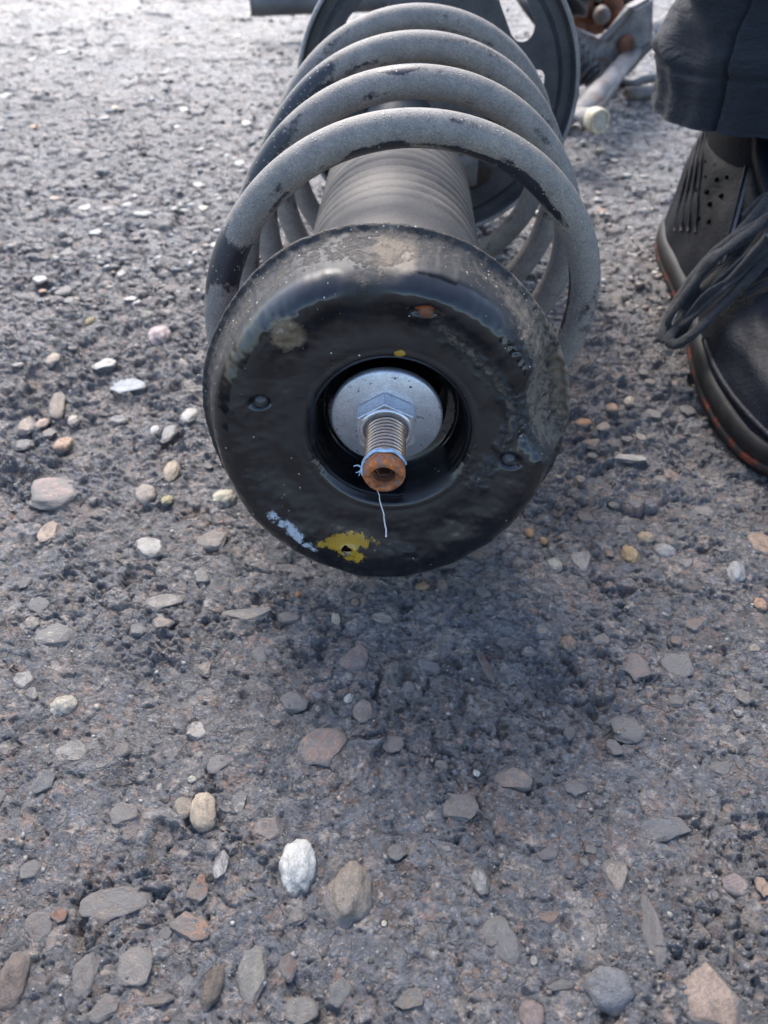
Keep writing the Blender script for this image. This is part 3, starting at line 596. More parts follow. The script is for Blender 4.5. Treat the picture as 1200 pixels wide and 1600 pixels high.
tV, tF = lathe([(0.0, 0.17), (0.0235, 0.17), (0.0235, 0.30), (0.027, 0.305), (0.027, 0.36), (0.0, 0.36)], AX, 48)
obj('damper_tube', tV, tF, MT['plate'], strut)
# lower spring seat: a dished pan
lV, lF = lathe([(0.026, 0.262), (0.050, 0.262), (0.060, 0.268), (0.075, 0.270), (0.082, 0.262), (0.0835, 0.262), (0.083, 0.268), (0.076, 0.2735), (0.026, 0.2735)], (SC0 - SD * 0.058, SX, EZ, SD), 80)
# (kept slim so the slotted plate shows past it)

# top mount: rubber cushion, tilted a little up on its ball
TILT = R(9); N = -A * math.cos(TILT) + EZ * math.sin(TILT); UP = EZ * math.cos(TILT) + A * math.sin(TILT)
CM = W0 - A * 0.0065 + EX * 0.0012 - EZ * 0.0020
P = [(0.0190, -.0215, 0), (0.0225, -.0205, 0), (0.0240, -.0170, 0), (0.0247, -.0080, 0), (0.0256, -.0022, 0), (0.0272, -.0003, 0), (0.0300, 0.0, 0), (0.0345, .0004, 0),
     (0.0400, .0008, .15), (0.0440, .0017, .5), (0.0480, .0025, .9), (0.0518, .0022, 1), (0.0555, -.0002, 1), (0.0580, -.0052, 1), (0.0597, -.0110, .8), (0.0612, -.0152, .5), (0.0628, -.0176, 0), (0.0640, -.0182, 0), (0.0641, -.0196, 0), (0.0630, -.0205, 0), (0.045, -.0210, 0), (0.030, -.0215, 0)]
PK = np.array(P); L = np.r_[0, np.cumsum(np.hypot(*(np.diff(PK[:, :2], axis=0).T)))]
def cr(tk, K, t):                               # smooth interpolation (cubic hermite)
    mdl = np.gradient(K, tk); i = np.clip(np.searchsorted(tk, t) - 1, 0, len(tk) - 2); h = tk[i + 1] - tk[i]; x = (t - tk[i]) / h
    return (2 * x**3 - 3 * x**2 + 1) * K[i] + (x**3 - 2 * x**2 + x) * h * mdl[i] + (-2 * x**3 + 3 * x**2) * K[i + 1] + (x**3 - x**2) * h * mdl[i + 1]
NP, NA = 240, 620
ts = np.linspace(0, L[-1], NP); pr, pd, pg = (cr(L, PK[:, k], ts) for k in range(3)); pg = pg.clip(0, 1)
an = np.linspace(0, 2 * np.pi, NA, endpoint=False); AD = np.degrees(an)
def adist(c): return np.abs((AD - c + 180) % 360 - 180)
gap = np.maximum.reduce([.8 * (1 - sm(6, 21, adist(12))), 0 * an])
gapn = 1 - sm(14, 36, adist(20))
hi = 0.0027 * (1 - sm(30, 62, adist(92)))       # the top lobe stands prouder
Rr = pr[:, None] - 0.0085 * pg[:, None] * gap[None, :] * sm(0.043, .050, pr)[:, None]
Dd = pd[:, None] - 0.0026 * gap[None, :] * (sm(.040, .048, pr) * (1 - sm(.0615, .063, pr)))[:, None] + hi[None, :] * (np.exp(-((pr - .051) / .006) ** 2))[:, None]
oval = 1 + 0.006 * np.cos(2 * an + .6) + 0.006 * np.cos(3 * an + 1.1) + 0.0035 * np.sin(7 * an) + 0.003 * fbm(an * 9, an * 0 + .5, 3, 301)
Rr = Rr * (1 + (oval[None, :] - 1) * sm(.03, .055, pr)[:, None])
XX, YY = Rr * np.cos(an) * 1.0, Rr * np.sin(an)
low = np.exp(-(adist(268) / 42) ** 2)[None, :]; Rk = 1 + low * (0.072 * sm(.040, .052, pr) * (1 - sm(.0575, .0615, pr)))[:, None]
XX = XX * Rk; YY = YY * Rk - .0014 * low * sm(.05, .06, pr)[:, None]
outer = sm(.028, .056, pr)[:, None]; inner_ = 1 + 0.06 * (1 - sm(.028, .034, pr))[:, None]
XX = XX * inner_ * (1 + .022 * outer) - 0.0022 * outer; YY = YY * inner_ * (1 + .016 * outer) - 0.0022 * outer; YY = YY + .0022 * outer * np.clip(np.sin(an), 0, 1)[None, :]
fm = sm(.028, .04, pr)[:, None]
Dd = Dd + 0.00035 * fbm(XX * 90, YY * 90, 3, 305) * fm + 0.0005 * perlin(XX * 38, YY * 38, 309) * fm
# crumbly dirt ridge running from the upper right inwards
def seg(x0, y0, x1, y1, w):
    dx, dy = x1 - x0, y1 - y0; t = np.clip(((XX - x0) * dx + (YY - y0) * dy) / (dx * dx + dy * dy), 0, 1)
    return np.exp(-(((XX - x0 - t * dx) ** 2 + (YY - y0 - t * dy) ** 2) / w ** 2))
_q = CM + XX[..., None] * EX + YY[..., None] * UP + Dd[..., None] * N - np.array((0, 0, CAM_H)); _c, _s = math.cos(R(PITCH)), math.sin(R(PITCH))
_dz = _q[..., 1] * _c - _q[..., 2] * _s; PXm = 600 + FPX * _q[..., 0] / _dz; PYm = 800 - FPX * (_q[..., 1] * _s + _q[..., 2] * _c) / _dz
PXm[:30] = 9e9; PXm[int(NP * .86):] = 9e9
def fidx(px, py):
    d = (PXm - px) ** 2 + (PYm - py) ** 2; d = np.where(d < max(9.0, d.min() * 1.5), _dz, 9e9); return np.unravel_index(np.argmin(d), d.shape)
def fp(px, py, d=None):                         # where on the mount's face a feature measured in the photograph lies
    i = fidx(px, py); return XX[i], YY[i]
def fseg(a, b, c, d_, w): return seg(*fp(a, b), *fp(c, d_), w)
def fdot(px, py, rx, ry, rot=0, d=0.003):
    x0, y0 = fp(px, py, d); c, s_ = math.cos(R(rot)), math.sin(R(rot)); x, y_ = XX - x0, YY - y0; k = 0.2 / 1000
    return np.exp(-(((x * c + y_ * s_) / (rx * k)) ** 2 + ((-x * s_ + y_ * c) / (ry * k)) ** 2) * 0.7)
frontside = (np.arange(NP) < NP * 0.86)[:, None]
crumb = np.maximum.reduce([fseg(690, 515, 770, 590, .0028), fseg(770, 590, 800, 640, .0022), fseg(805, 650, 785, 700, .0024), fseg(770, 720, 745, 760, .0028) * .7])
nz1 = fbm(XX * 260, YY * 260, 3, 311)
Dd = Dd + 0.0010 * crumb * sm(-.2, .5, nz1) * frontside
patch = fdot(450, 525, 26, 28, 0) ; Dd = Dd + 0.00012 * fbm(XX * 300, YY * 300, 4, 336, .6) * sm(-.1, .5, fbm(XX * 50, YY * 50, 3, 337)) * frontside
Dd = Dd + (0.0009 * fbm(XX * 420, YY * 420, 3, 333) + .0007 * fbm(XX * 150, YY * 150, 3, 334)) * (gapn[None, :] * sm(.049, .054, pr)[:, None] + .45 * sm(.0555, .0595, pr)[:, None]) * frontside
Dd = Dd + 0.0009 * patch * sm(-.3, .6, nz1) * frontside
# hole near the bottom edge and dimples round the three pins
hole = fdot(543, 864, 11, 8); Dd = Dd - 0.0006 * sm(.55, .9, hole) + 0.0006 * np.exp(-((hole - .35) / .15) ** 2)
for q in ((667, 489, 24, 10, 0), (406, 632, 17, 12, 0), (795, 721, 19, 14, 0)): Dd = Dd - 0.0016 * sm(.3, .8, fdot(*q))
mV = CM + XX[..., None] * EX + YY[..., None] * UP + Dd[..., None] * N
dust = np.zeros(XX.shape + (3,)); paint = np.zeros(XX.shape + (3,))
skirt = sm(.0555, .0595, pr)[:, None] * frontside
upw = sm(-.6, .5, np.sin(an))[None, :]; nz2 = fbm(XX * 45, YY * 45, 3, 315)
dust[..., 0] = np.clip(skirt * (0.30 + .38 * upw) + 1.0 * gapn[None, :] * sm(.0515, .0565, pr)[:, None] + 0.9 * crumb 
    + 0.75 * fseg(600, 400, 560, 445, .006) * .9 + .35 * fseg(850, 440, 872, 560, .002) 
    + .7 * fseg(590, 852, 640, 858, .0016) + .4 * fseg(640, 760, 690, 740, .003) + .5 * fseg(488, 620, 492, 690, .0010), 0, 1)
dust[..., 1] = np.clip(0.25 + 0.9 * skirt * upw + gapn[None, :] * .8 * sm(.045, .055, pr)[:, None] + .4 * sm(0, .5, nz2), 0, 1)
dust[..., 2] = np.clip(.50 * gapn[None, :] * sm(.052, .057, pr)[:, None] + patch * 1.1 + .9 * fseg(600, 395, 640, 400, .004) + .8 * fseg(872, 560, 880, 640, .002), 0, 1)
paint[..., 0] = np.clip(1.15 * fdot(541, 850, 40, 17, 4) + .75 * fdot(555, 874, 24, 12) + .3 * fseg(575, 850, 620, 852, .0015) + 1.6 * fdot(625, 554, 8, 4), 0, 1)
paint[..., 1] = np.clip(.95 * fseg(425, 808, 475, 845, .0030) + .8 * fseg(475, 850, 500, 862, .002) + .45 * fseg(600, 855, 645, 860, .0012), 0, 1)
paint[..., 2] = np.clip(1.1 * fdot(664, 487, 14, 6), 0, 1)
mount = obj('top_mount', mV.reshape(-1, 3), grid_faces(NP, NA), MT['mount'], strut, attrs={'dust': dust.reshape(-1, 3), 'paint': paint.reshape(-1, 3)})
i_ = fidx(542, 862); c = CM + EX * XX[i_] + UP * YY[i_] + N * Dd[i_]; nn = N * .8 - UP * .6
e1_ = EX; e2_ = np.cross(nn, e1_); v, f = lathe([(0, .0006), (.0022, .00055), (.0025, -.002)], (c, e1_, e2_, nn), 24); obj('drain_hole_shade', v, f, MT['hole'], mount)  # black disc on the surface stands for the shade inside a hole
# rusty steel flange behind the rubber
fV, fF = lathe([(0.030, 0.0225), (0.0605, 0.0222), (0.0618, 0.0218), (0.0621, 0.0228), (0.0616, 0.0238), (0.030, 0.0240)], (CM - EX * .0014 - UP * .003, EX, UP, -N), 140)
fV = fV + 0.0004 * np.array([mnoise.noise_vector(Vector(v * 120)) for v in fV])
obj('mount_flange', fV, fF, MT['flange'], strut)
# bearing plate between the mount and the boot
pV, pF = lathe([(0.020, .0240), (0.042, .0240), (0.0450, .027), (0.0450, .033), (0.042, .036), (0.020, .036)], (W0, EX, EZ, A), 80)
obj('bearing_ring', pV, pF, MT['black'], strut)
# three glossy pins moulded into the mount
for px, py, rr_ in ((406, 632, .0030), (795, 721, .0030), (667, 492, .0032)):
    i_ = fidx(px, py); c = CM + EX * XX[i_] + UP * YY[i_] + N * Dd[i_]
    dd = -0.0024 if px != 667 else -.0030
    v, f = lathe([(0.0, .0042), (rr_ * .45, .0040), (rr_ * .8, .0030), (rr_, .0012), (rr_, -.003)], (c + N * dd, EX, UP, N), 20)
    obj('pin', v, f, MT['boot_ring'] if px != 667 else MT['rust_dark'], mount)

# washer, nut, threaded rod
wV, wF = lathe([(0.006, 0.0), (0.0186, 0.0), (0.0192, 0.0005), (0.0194, 0.0011), (0.0194, 0.0026), (0.0190, 0.003), (0.006, 0.003)], AX, 96, )
washer = obj('washer', wV, wF, MT['zinc'], strut)
def hexnut(af, h, bore, rot):
    fr = []; n = 96; ang = np.linspace(0, 2 * np.pi, n, endpoint=False)
    k = (ang - rot) % (np.pi / 3) - np.pi / 6; rh = af / 2 / np.cos(k); rch = af / 2 * 1.015
    rings = [(rh, 0.0), (rh, -h + 0.0014), (np.minimum(rh, af / 2 * 1.05), -h + 0.0006), (np.full(n, af / 2 * .97), -h), (np.full(n, bore + .0012), -h), (np.full(n, bore), -h + .0009), (np.full(n, bore), 0.)]
    V = np.concatenate([W0 + A * s_ + r_[:, None] * (np.cos(ang)[:, None] * EX + np.sin(ang)[:, None] * EZ) for r_, s_ in rings])
    return V, grid_faces(len(rings), n)
bm = bmesh.new(); hv = []
for s_ in (0.0, -.0070):
    hv.append([bm.verts.new(Vector(W0 + A * s_ + 0.0112 * (math.cos(R(93 + 60 * k)) * EX + math.sin(R(93 + 60 * k)) * EZ))) for k in range(6)])
for k in range(6): bm.faces.new([hv[0][k], hv[0][(k + 1) % 6], hv[1][(k + 1) % 6], hv[1][k]])
bm.faces.new(hv[1]); bm.faces.new(hv[0][::-1]); bmesh.ops.recalc_face_normals(bm, faces=bm.faces)
bmesh.ops.bevel(bm, geom=bm.edges[:], offset=.00045, segments=3, affect='EDGES'); bm.verts.index_update()
nut = obj('hex_nut', [v.co[:] for v in bm.verts], [[v.index for v in f.verts] for f in bm.faces], MT['zinc_bright'], strut, smooth=False); bm.free()
v, f = lathe([(0.0092, -.0068), (0.0090, -.0073), (0.0086, -.0075), (0.0074, -.0075), (0.0070, -.0071)], AX, 64); obj('nut_face', v, f, MT['zinc_bright'], nut)
rodL = 0.0308; Rr0 = 0.0067; rp = [(0.0, .01), (Rr0, .01)]
n_t = 60; V = []; GRV = []; n = 64; ang = np.linspace(0, 2 * np.pi, n, endpoint=False); rows = np.linspace(0.006, -rodL + 0.0045, 260)
for s_ in rows:
    phs = (s_ / 0.0017 * 2 * np.pi + ang); th_ = 0.00085 * (np.abs(((phs / (2 * np.pi)) % 1) - .5) * 2) ** 1.0
    GRV.append(th_ / .00085)
    V.append(W0 + A * s_ + (Rr0 + .00012 - th_)[:, None] * (np.cos(ang)[:, None] * EX + np.sin(ang)[:, None] * EZ))
obj('threaded_rod', np.concatenate(V), grid_faces(len(rows), n), MT['rod'], strut, attrs={'groove': np.concatenate(GRV)[:, None].repeat(3, 1)})
tip = [(Rr0 - .0002, -rodL + .0046), (Rr0 + .0001, -rodL + .0040), (Rr0 + .0001, -rodL + .0016), (Rr0 - .0005, -rodL + .0004), (Rr0 - .0014, -rodL), (Rr0 - .0024, -rodL + .0001), (0.0040, -rodL + .0010), (0.0038, -rodL + .0022)]
v, f = lathe(tip, AX, 56); v = v + 0.00012 * np.array([mnoise.noise_vector(Vector(q * 700)) for q in v])
tipo = obj('rusty_rod_tip', v, f, MT['rust'], strut)
v, f = lathe([(0.0038, -rodL + .0022), (0.0036, -rodL + .003), (0.0033, -rodL + .0045)], AX, 56); b_ = MB(); b_.add(v, f)
v, f = lathe([(0.0033, -rodL + .0045), (0.0029, -rodL + .0046), (0.0028, -rodL + .0100), (0.0, -rodL + .0110)], AX, 6); b_.add(v, f); b_.build('socket', MT['rust_dark'], tipo, False)
# blue film smeared round the rod, with torn ends
mb = MB()
for r_, s0, a0, a1, wd in ((Rr0 + .0004, -rodL + .0050, 10, 200, .00045), (Rr0 + .0003, -rodL + .0060, 30, 175, .0003), (Rr0 + .0004, -rodL + .0040, 150, 235, .0005)):
    aa = np.radians(np.linspace(a0, a1, 40)); wob = [0.0004 * math.sin(7 * q) for q in aa]
    mb.add(*tube([W0 + A * (s0 + w_) + r_ * (math.cos(q) * EX + math.sin(q) * EZ) for q, w_ in zip(aa, wob)], wd * (0.6 + .4 * np.sin(np.linspace(0, 3.1, 40))), 8))
L0 = W0 + A * (-rodL + .0045) - EX * (Rr0 + .0003)
for dx, dz, cu in ((-.0028, .0006, .0008), (-.0022, -.0018, -.0006), (-.0012, -.0034, .0004)):
    mb.add(*tube([L0 + EX * dx * q + EZ * (dz * q + cu * math.sin(3 * q)) for q in np.linspace(0, 1, 12)], np.linspace(.00035, .00012, 12), 6))
mb.build('blue_film', MT['blue'], strut)

# slotted backing plate at the far end
PC = np.array((0.0325, 0.515, 0.0975)); PN = np.array((0.05, -1, 0.02)); PN /= np.linalg.norm(PN); PX = np.array((1, .05, 0)); PX /= np.linalg.norm(PX); PU = np.cross(PN, PX); PU = PU if PU[2] > 0 else -PU
def bool_cut(o, cutters):
    for c in cutters:
        md = o.modifiers.new('cut', 'BOOLEAN'); md.object = c; md.operation = 'DIFFERENCE'; md.solver = 'EXACT'
    dg = bpy.context.evaluated_depsgraph_get(); me2 = bpy.data.meshes.new_from_object(o.evaluated_get(dg)); o.modifiers.clear(); o.data = me2
    for c in cutters: bpy.data.objects.remove(c)
pp = [(0.024, 0.0), (0.050, 0.0), (0.054, -.004), (0.088, -.004), (0.092, -.0005), (0.0985, -.0002), (0.1005, -.003), (0.1020, -.0085), (0.1008, -.009), (0.0995, -.004), (0.0975, .0014), (0.091, .0016), (0.087, -.0022), (0.055, -.0022), (0.051, .0018), (0.024, .0018), (0.024, 0.0)]
pp = [(a_ * .83, b_ * .83) for a_, b_ in pp[:-1]]; v, f = lathe(pp, (PC, PX, PU, -PN), 120); f += [((len(pp) - 1) * 120 + k, (len(pp) - 1) * 120 + (k + 1) % 120, (k + 1) % 120, k) for k in range(120)]
bp = obj('backing_plate', v, f, MT['plate'], strut, smooth=False)
def slot(ang, r, hl, hw, rot):
    r, hl, hw = r * .83, hl * .83, hw * .83
    c = PC + r * (math.cos(R(ang)) * PX + math.sin(R(ang)) * PU); dx = math.cos(R(rot)) * PX + math.sin(R(rot)) * PU; dy = np.cross(PN, dx)
    out = []
    for k in range(9): q = -np.pi / 2 + np.pi * k / 8; out.append((hl - hw + hw * math.cos(q), hw * math.sin(q)))
    for k in range(9): q = np.pi / 2 + np.pi * k / 8; out.append((-hl + hw + hw * math.cos(q), hw * math.sin(q)))
    v, f = plate(out, c - PN * .03, dx, dy, PN, .06, 0); return obj('cutter', v, f, None)
cuts = [slot(45, .074, .020, .0085, 118), slot(-60, .069, .0115, .0068, 35), slot(-82, .086, .0095, .0046, 25), slot(135, .072, .018, .008, 45), slot(180, .07, .011, .0065, 90), slot(250, .07, .012, .0065, 160), slot(90, .072, .014, .007, 0), slot(5, .072, .010, .006, 90)]
bool_cut(bp, cuts)
v, f = box(PC + PX * .016 - PU * .034 + PN * .008, PX * .011, PU * .018, PN * .002, .001); br = obj('bracket', v, f, MT['plate_edge'], bp)
v, f = lathe([(0, 0.0012), (.0018, .001), (.0018, -.001)], (PC + PX * .016 - PU * .030 + PN * .0105, PX, PU, PN), 14); obj('bolt_hole_shade', v, f, MT['black'], bp)  # raised black disc painted as the shade of a bolt hole
rv, rf = tube([PC + 0.0842 * (math.cos(q) * PX + math.sin(q) * PU) + PN * .0072 for q in np.linspace(0, 2 * np.pi, 160)], .0013, 8, cap=False)
obj('plate_rim', rv, rf, MT['plate_edge'], bp)
# hub and knuckle behind the plate
kn = MB(); kn.add(*lathe([(0, -.01), (.030, -.01), (.034, -.004), (.034, .03), (.045, .036), (.045, .06), (.02, .075), (0, .075)], (PC, PX, PU, -PN), 40))
kn.add(*box(PC + np.array((0.02, .05, -.03)), (.026, 0, .01), (0, .03, 0), (-.008, 0, .045), .008)); kn.build('knuckle', MT['iron'], strut)

# hanging white fibre
th = [at_y(588, 764, .186), at_y(592, 775, .184), at_y(595, 790, .184), at_y(601, 805, .1845), at_y(601, 815, .185), at_y(604, 828, .186), at_y(603, 838, .187)]
tp = []
for k in range(len(th) - 1):
    for q in range(6): w_ = th[k].lerp(th[k + 1], q / 6); tp.append(w_ + Vector(mnoise.noise_vector(w_ * 300)) * .0003)
tp.append(th[-1])
v, f = tube(tp, np.linspace(.00012, .00032, len(tp)), 6)
o = obj('thread', v, f, MT['white']); props(o, 'thin white thread hanging from the rusty tip of the strut rod', 'thread')

# ------------------------------------------------------------------ scrap parts behind
# long pipe, upper left
p0, p1 = at_y(391, 7, 1.10), at_y(640, -2, 1.12)
v, f = tube([p0.lerp(p1, q) for q in np.linspace(0, 1, 12)], .0125, 28, cap=False); zlow = min(p_[2] for p_ in v)
v2, f2 = tube([p0.lerp(p1, q) for q in np.linspace(0.0, 1, 4)], .0100, 28, cap=False)
mb = MB(); mb.add(v, f); mb.add(v2, [tuple(reversed(q)) for q in f2])
n_ = 28; b_ = len(v); mb.F += [(k, (k + 1) % n_, b_ + (k + 1) % n_, b_ + k) for k in range(n_)]
pipe = mb.build('metal_pipe', MT['hose']); props(pipe, 'dark grey metal pipe behind the strut at the top edge, open end to the left', 'pipe')

# control arm
CAp = lambda px, py, y: np.array(at_y(px, py, y))
arm = empty('control_arm', at_y(940, 60, .80), 'dusty grey cast control arm with rubber boot lying between the strut and the trouser leg', 'control arm')
arm.location.z = 0
def ring_tube(name, pts, rads, mat, parent, n=14, flat=None, noise_amp=.0):
    P_ = np.array(pts, float); t = np.linspace(0, 1, len(P_)); tt_ = np.linspace(0, 1, 40)
    path_ = np.stack([cr(t, P_[:, k], tt_) for k in range(3)], 1); rr_ = cr(t, np.array(rads, float), tt_)
    v, f = tube(path_, rr_, n, flat=flat)
    if noise_amp: v = v + noise_amp * np.array([mnoise.noise_vector(Vector(q * 60)) for q in v])
    return obj(name, v, f, mat, parent)
ring_tube('arm_beam', [CAp(1060, 20, .95), CAp(1012, 62, .88), CAp(975, 98, .80), CAp(945, 132, .74), CAp(915, 168, .70), CAp(885, 192, .68)], [.010, .009, .0085, .0085, .010, .014], MT['iron'], arm, 18, 0.8, .002)
ring_tube('arm_edge', [CAp(1020, 55, .86), CAp(985, 95, .80), CAp(955, 135, .74), CAp(925, 180, .69), CAp(898, 205, .66)], [.005] * 5, MT['iron'], arm, 10, 1, .001)
# broad web of the arm
ol = [CAp(866, 34, .82), CAp(900, 46, .82), CAp(936, 62, .82), CAp(952, 58, .82), CAp(985, 14, .82), CAp(1022, -6, .82), CAp(1020, 74, .82), CAp(990, 112, .82), CAp(958, 138, .82), CAp(932, 150, .82), CAp(912, 112, .82), CAp(884, 76, .82)]
for (a0_, a1_, rr0) in (((940, 62), (988, 14), .0035), ((960, 120), (1018, 70), .004)):
    v, f = tube([CAp(*a0_, .817), CAp((a0_[0] + a1_[0]) / 2, (a0_[1] + a1_[1]) / 2 + 2, .816), CAp(*a1_, .817)], [rr0 * .8, rr0, rr0 * .8], 10); obj('rib', v, f, MT['iron'], arm)
v, f = lathe([(.0, .004), (.006, .004), (.008, .002), (.0085, -.004)], (CAp(978, 70, .818), (1, 0, 0), (0, 0, 1), (0, -1, 0)), 20); obj('bolt_head', v, f, MT['rust_dark'], arm)
c0 = ol[0]; out = [((q - c0)[0], (q - c0)[2]) for q in ol]
v, f = plate(out, c0, (1, 0, 0), (0, 0, 1), (0, 1, 0), .02, .003); obj('arm_web', v, f, MT['web'], arm, False)
# ribbed black boot of its ball joint
q0, q1 = Vector(CAp(884, 78, .80)), Vector(CAp(926, 122, .78)); bx = (q1 - q0).normalized(); side = bx.cross(Vector((0, 1, 0))).normalized(); up_ = side.cross(bx)
ln = (q1 - q0).length; pf = [(0.0, 0)]
for k in range(26): pf.append((.0135 + .0022 * math.sin(k * 1.25) - .004 * k / 26, ln * k / 25))
pf.append((0, ln)); v, f = lathe(pf, (q0, side, up_, bx), 24); obj('rubber_boot', v, f, MT['black'], arm)
# round end bush with a yellowed face, on a stub
bsh = empty('rubber_bushing', CAp(937, 190, .66), 'round yellowed bushing end facing the camera, on a grey stub beside the slotted plate', 'bushing'); bl = Vector(bsh.location)
bn = Vector((.45, -.85, .1)).normalized(); bs_ = bn.cross(Vector((0, 0, 1))).normalized(); bu = bs_.cross(bn)
fr = (bl, bs_, bu, bn)
v, f = lathe([(0.0, -.012), (.0085, -.012), (.0095, -.009), (.0098, -.002), (.0092, .0012), (.0078, .0016), (.0070, 0.0008)], fr, 32); v = v * 1.0; obj('sleeve', v, f, MT['bush'], bsh)
v, f = lathe([(.0070, 0.0006), (.004, .0012), (0, .0010)], fr, 32); obj('core', v, f, MT['bushcore'], bsh)
v, f = tube([bl - bn * .008, bl - bn * .03 + Vector((-.012, 0, -.001)), bl + Vector((-.034, .02, -.004))], [.0085, .009, .011], 16); obj('stub', v, f, MT['iron'], bsh)
for o_ in (bsh,):
    dz = 0
# rusty caliper lumps above the arm
cal = empty('rusty_caliper', at_y(930, -10, .95), 'brown rusted caliper bracket lying on the control arm, cut by the top edge', 'caliper')
cv = MB(); cv.add(*box(CAp(958, 8, .90), np.array((.009, 0, -.020)), (0, .014, 0), np.array((.007, 0, .004)), .003)); cv.build('caliper_finger', MT['rust_dark'], cal)
cv = MB(); cv.add(*box(CAp(965, -28, .93), (.035, 0, .008), (0, .02, 0), (-.004, 0, .016), .005)); cv.add(*box(CAp(905, -26, .93), (.02, 0, -.006), (0, .02, 0), (.004, 0, .014), .005)); cv.build('caliper_body', MT['rust_dark'], cal)
v, f = lathe([(0, .012), (.006, .0115), (.0075, .009), (.008, 0), (.0, -.01)], (CAp(939, 22, .885), (1, 0, 0), (0, 0, 1), (0, -1, 0)), 18); obj('slide_pin', v, f, MT['iron'], cal)
v, f = box(CAp(915, 48, .90), (.014, 0, -.004), (0, .008, 0), (.002, 0, .010), .003); obj('pad_backing', v, f, MT['rust_dark'], cal)
for q, (px, py, wx_, wz_) in enumerate(((905, 12, .012, .016), (985, -8, .010, .02), (930, 40, .006, .012), (962, 42, .012, .006))):
    v, f = box(CAp(px, py, .905), (wx_, 0, wz_ * .3 * (-1) ** q), (0, .012, 0), (-wz_ * .4, 0, wz_), .002); obj('bracket_arm', v, f, MT['rust_dark' if q != 1 else 'iron'], cal)
# black hub lump behind the plate
ty = empty('rubber_bellows', at_y(880, 20, .78), 'black rubber gaiter lying behind the slotted plate at the top edge', 'gaiter')
v, f = lathe([(0, -.03)] + [(.028 + .004 * math.sin(k * 1.1), -.03 + .003 * k) for k in range(28)] + [(0, .054)], (CAp(872, -8, .84), Vector((.7, 0, -.7)), (0, 1, 0), Vector((.7, 0, .7))), 36)
obj('gaiter_body', v, f, MT['black'], ty)

# thin tubes left of the trouser leg
a0 = Vector(at(975, 158)); a0.z = .0065; a1 = Vector(at(1070, 155)); a1.z = .0065
v, f = tube([a0.lerp(a1, q) for q in np.linspace(0, 1, 6)], .0062, 20, cap=False); v2, f2 = tube([a0.lerp(a1, q) for q in np.linspace(0, 1, 6)], .0046, 20, cap=False)
mb = MB(); mb.add(v, f); mb.add(v2, [tuple(reversed(q)) for q in f2]); mb.F += [(k, (k + 1) % 20, len(v) + (k + 1) % 20, len(v) + k) for k in range(20)]
o = mb.build('steel_tube', MT['iron']); props(o, 'short grey steel tube on the ground with its open end beside the trouser leg', 'tube')
hp = [at(940, 150) + Vector((0, 0, .006)), at(965, 138) + Vector((0, 0, .006)), at(985, 140) + Vector((0, 0, .005)), at(1003, 136) + Vector((0, 0, .007)), at(1040, 128) + Vector((0, 0, .006))]
t_ = np.linspace(0, 1, 5); H = np.array([tuple(q) for q in hp]); tt_ = np.linspace(0, 1, 30)
v, f = tube(np.stack([cr(t_, H[:, k], tt_) for k in range(3)], 1), .0045, 12); o = obj('rubber_hose', v, f, MT['hose']); props(o, 'thin dark hose curving along the ground just behind the short steel tube', 'hose')

# ------------------------------------------------------------------ person: shoe and trouser leg
person = empty('person', (0.222, 0.47, 0), 'person standing at the right edge in dark navy trousers and a black leather shoe', 'person')
HEEL = np.array((0.222, 0.538)); TOE = np.array((0.217, 0.238)); LEN = np.linalg.norm(TOE - HEEL); dY = (TOE - HEEL) / LEN; dX = np.array((dY[1], -dY[0])); dX = -dX if dX[0] < 0 else dX
# stations from heel to toe: t, half width left (towards strut), half width right, top height
ST = np.array([(0.0, .002, .002, .060), (0.015, .016, .016, .080), (0.05, .026, .026, .094), (0.12, .0335, .0335, .098), (0.22, .0365, .0365, .096), (0.32, .0370, .0375, .092), (0.42, .0390, .0410, .083), (0.52, .0435, .0450, .072),
               (0.62, .0485, .0490, .060), (0.72, .0505, .0500, .052), (0.82, .0475, .0470, .047), (0.90, .0400, .0400, .043), (0.96, .0270, .0275, .037), (0.99, .0130, .0135, .031), (1.0, .001, .001, .028)])
def shoe_sec(t):
    return [float(cr(ST[:, 0], ST[:, k], np.array([t]))[0]) for k in (1, 2, 3)]
SOLE_T = 0.016
def surf(t, q, lift=0.0, grow=0.0):
    """point of the upper at length t and arch angle q (0 = left edge, 180 = right edge)"""
    wl, wr, hh = shoe_sec(t); wl += grow; wr += grow
    a_ = R(q); e = 0.80 if t < .5 else 0.72
    x = -math.copysign(abs(math.cos(a_)) ** e, math.cos(a_)); z_ = abs(math.sin(a_)) ** 0.86
    w_ = wl if x < 0 else wr
    # ankles draw in above the sole
    pin = 1 - 0.20 * z_ * (1 - sm(0.45, .6, t)) * abs(x)
    xy = HEEL + dY * LEN * t + dX * x * w_ * pin
    n_ = np.array((dX[0] * x, dX[1] * x, 0.35 + z_)); n_ /= np.linalg.norm(n_)
    return np.array((xy[0], xy[1], SOLE_T - .004 + (hh - SOLE_T + .004) * z_)) + n_ * lift
NT, NQ = 120, 72; tt_ = (1 - np.cos(np.linspace(0, np.pi, NT))) / 2
V = [surf(float(t), float(q)) for t in tt_ for q in np.linspace(0, 180, NQ)]
V = np.array(V)
# creases across the vamp and soft dents
tq = np.repeat(tt_, NQ); qq = np.tile(np.linspace(0, 180, NQ), NT)
cre = 0.0026 * np.sin((tq * 60 + 1.2 * np.sin(qq / 40)) ) * np.exp(-((tq - .66) / .05) ** 2) * np.sin(np.radians(qq)) ** 2
dent = 0.0030 * perlin(tq * 9, qq / 22, 401) * np.sin(np.radians(qq))
V[:, 2] += cre + dent; V[:, 0] += .0014 * perlin(tq * 12, qq / 18, 403)
shoe = obj('shoe', V, grid_faces(NT, NQ, False, False)[:, ::-1], MT['leather'], person)
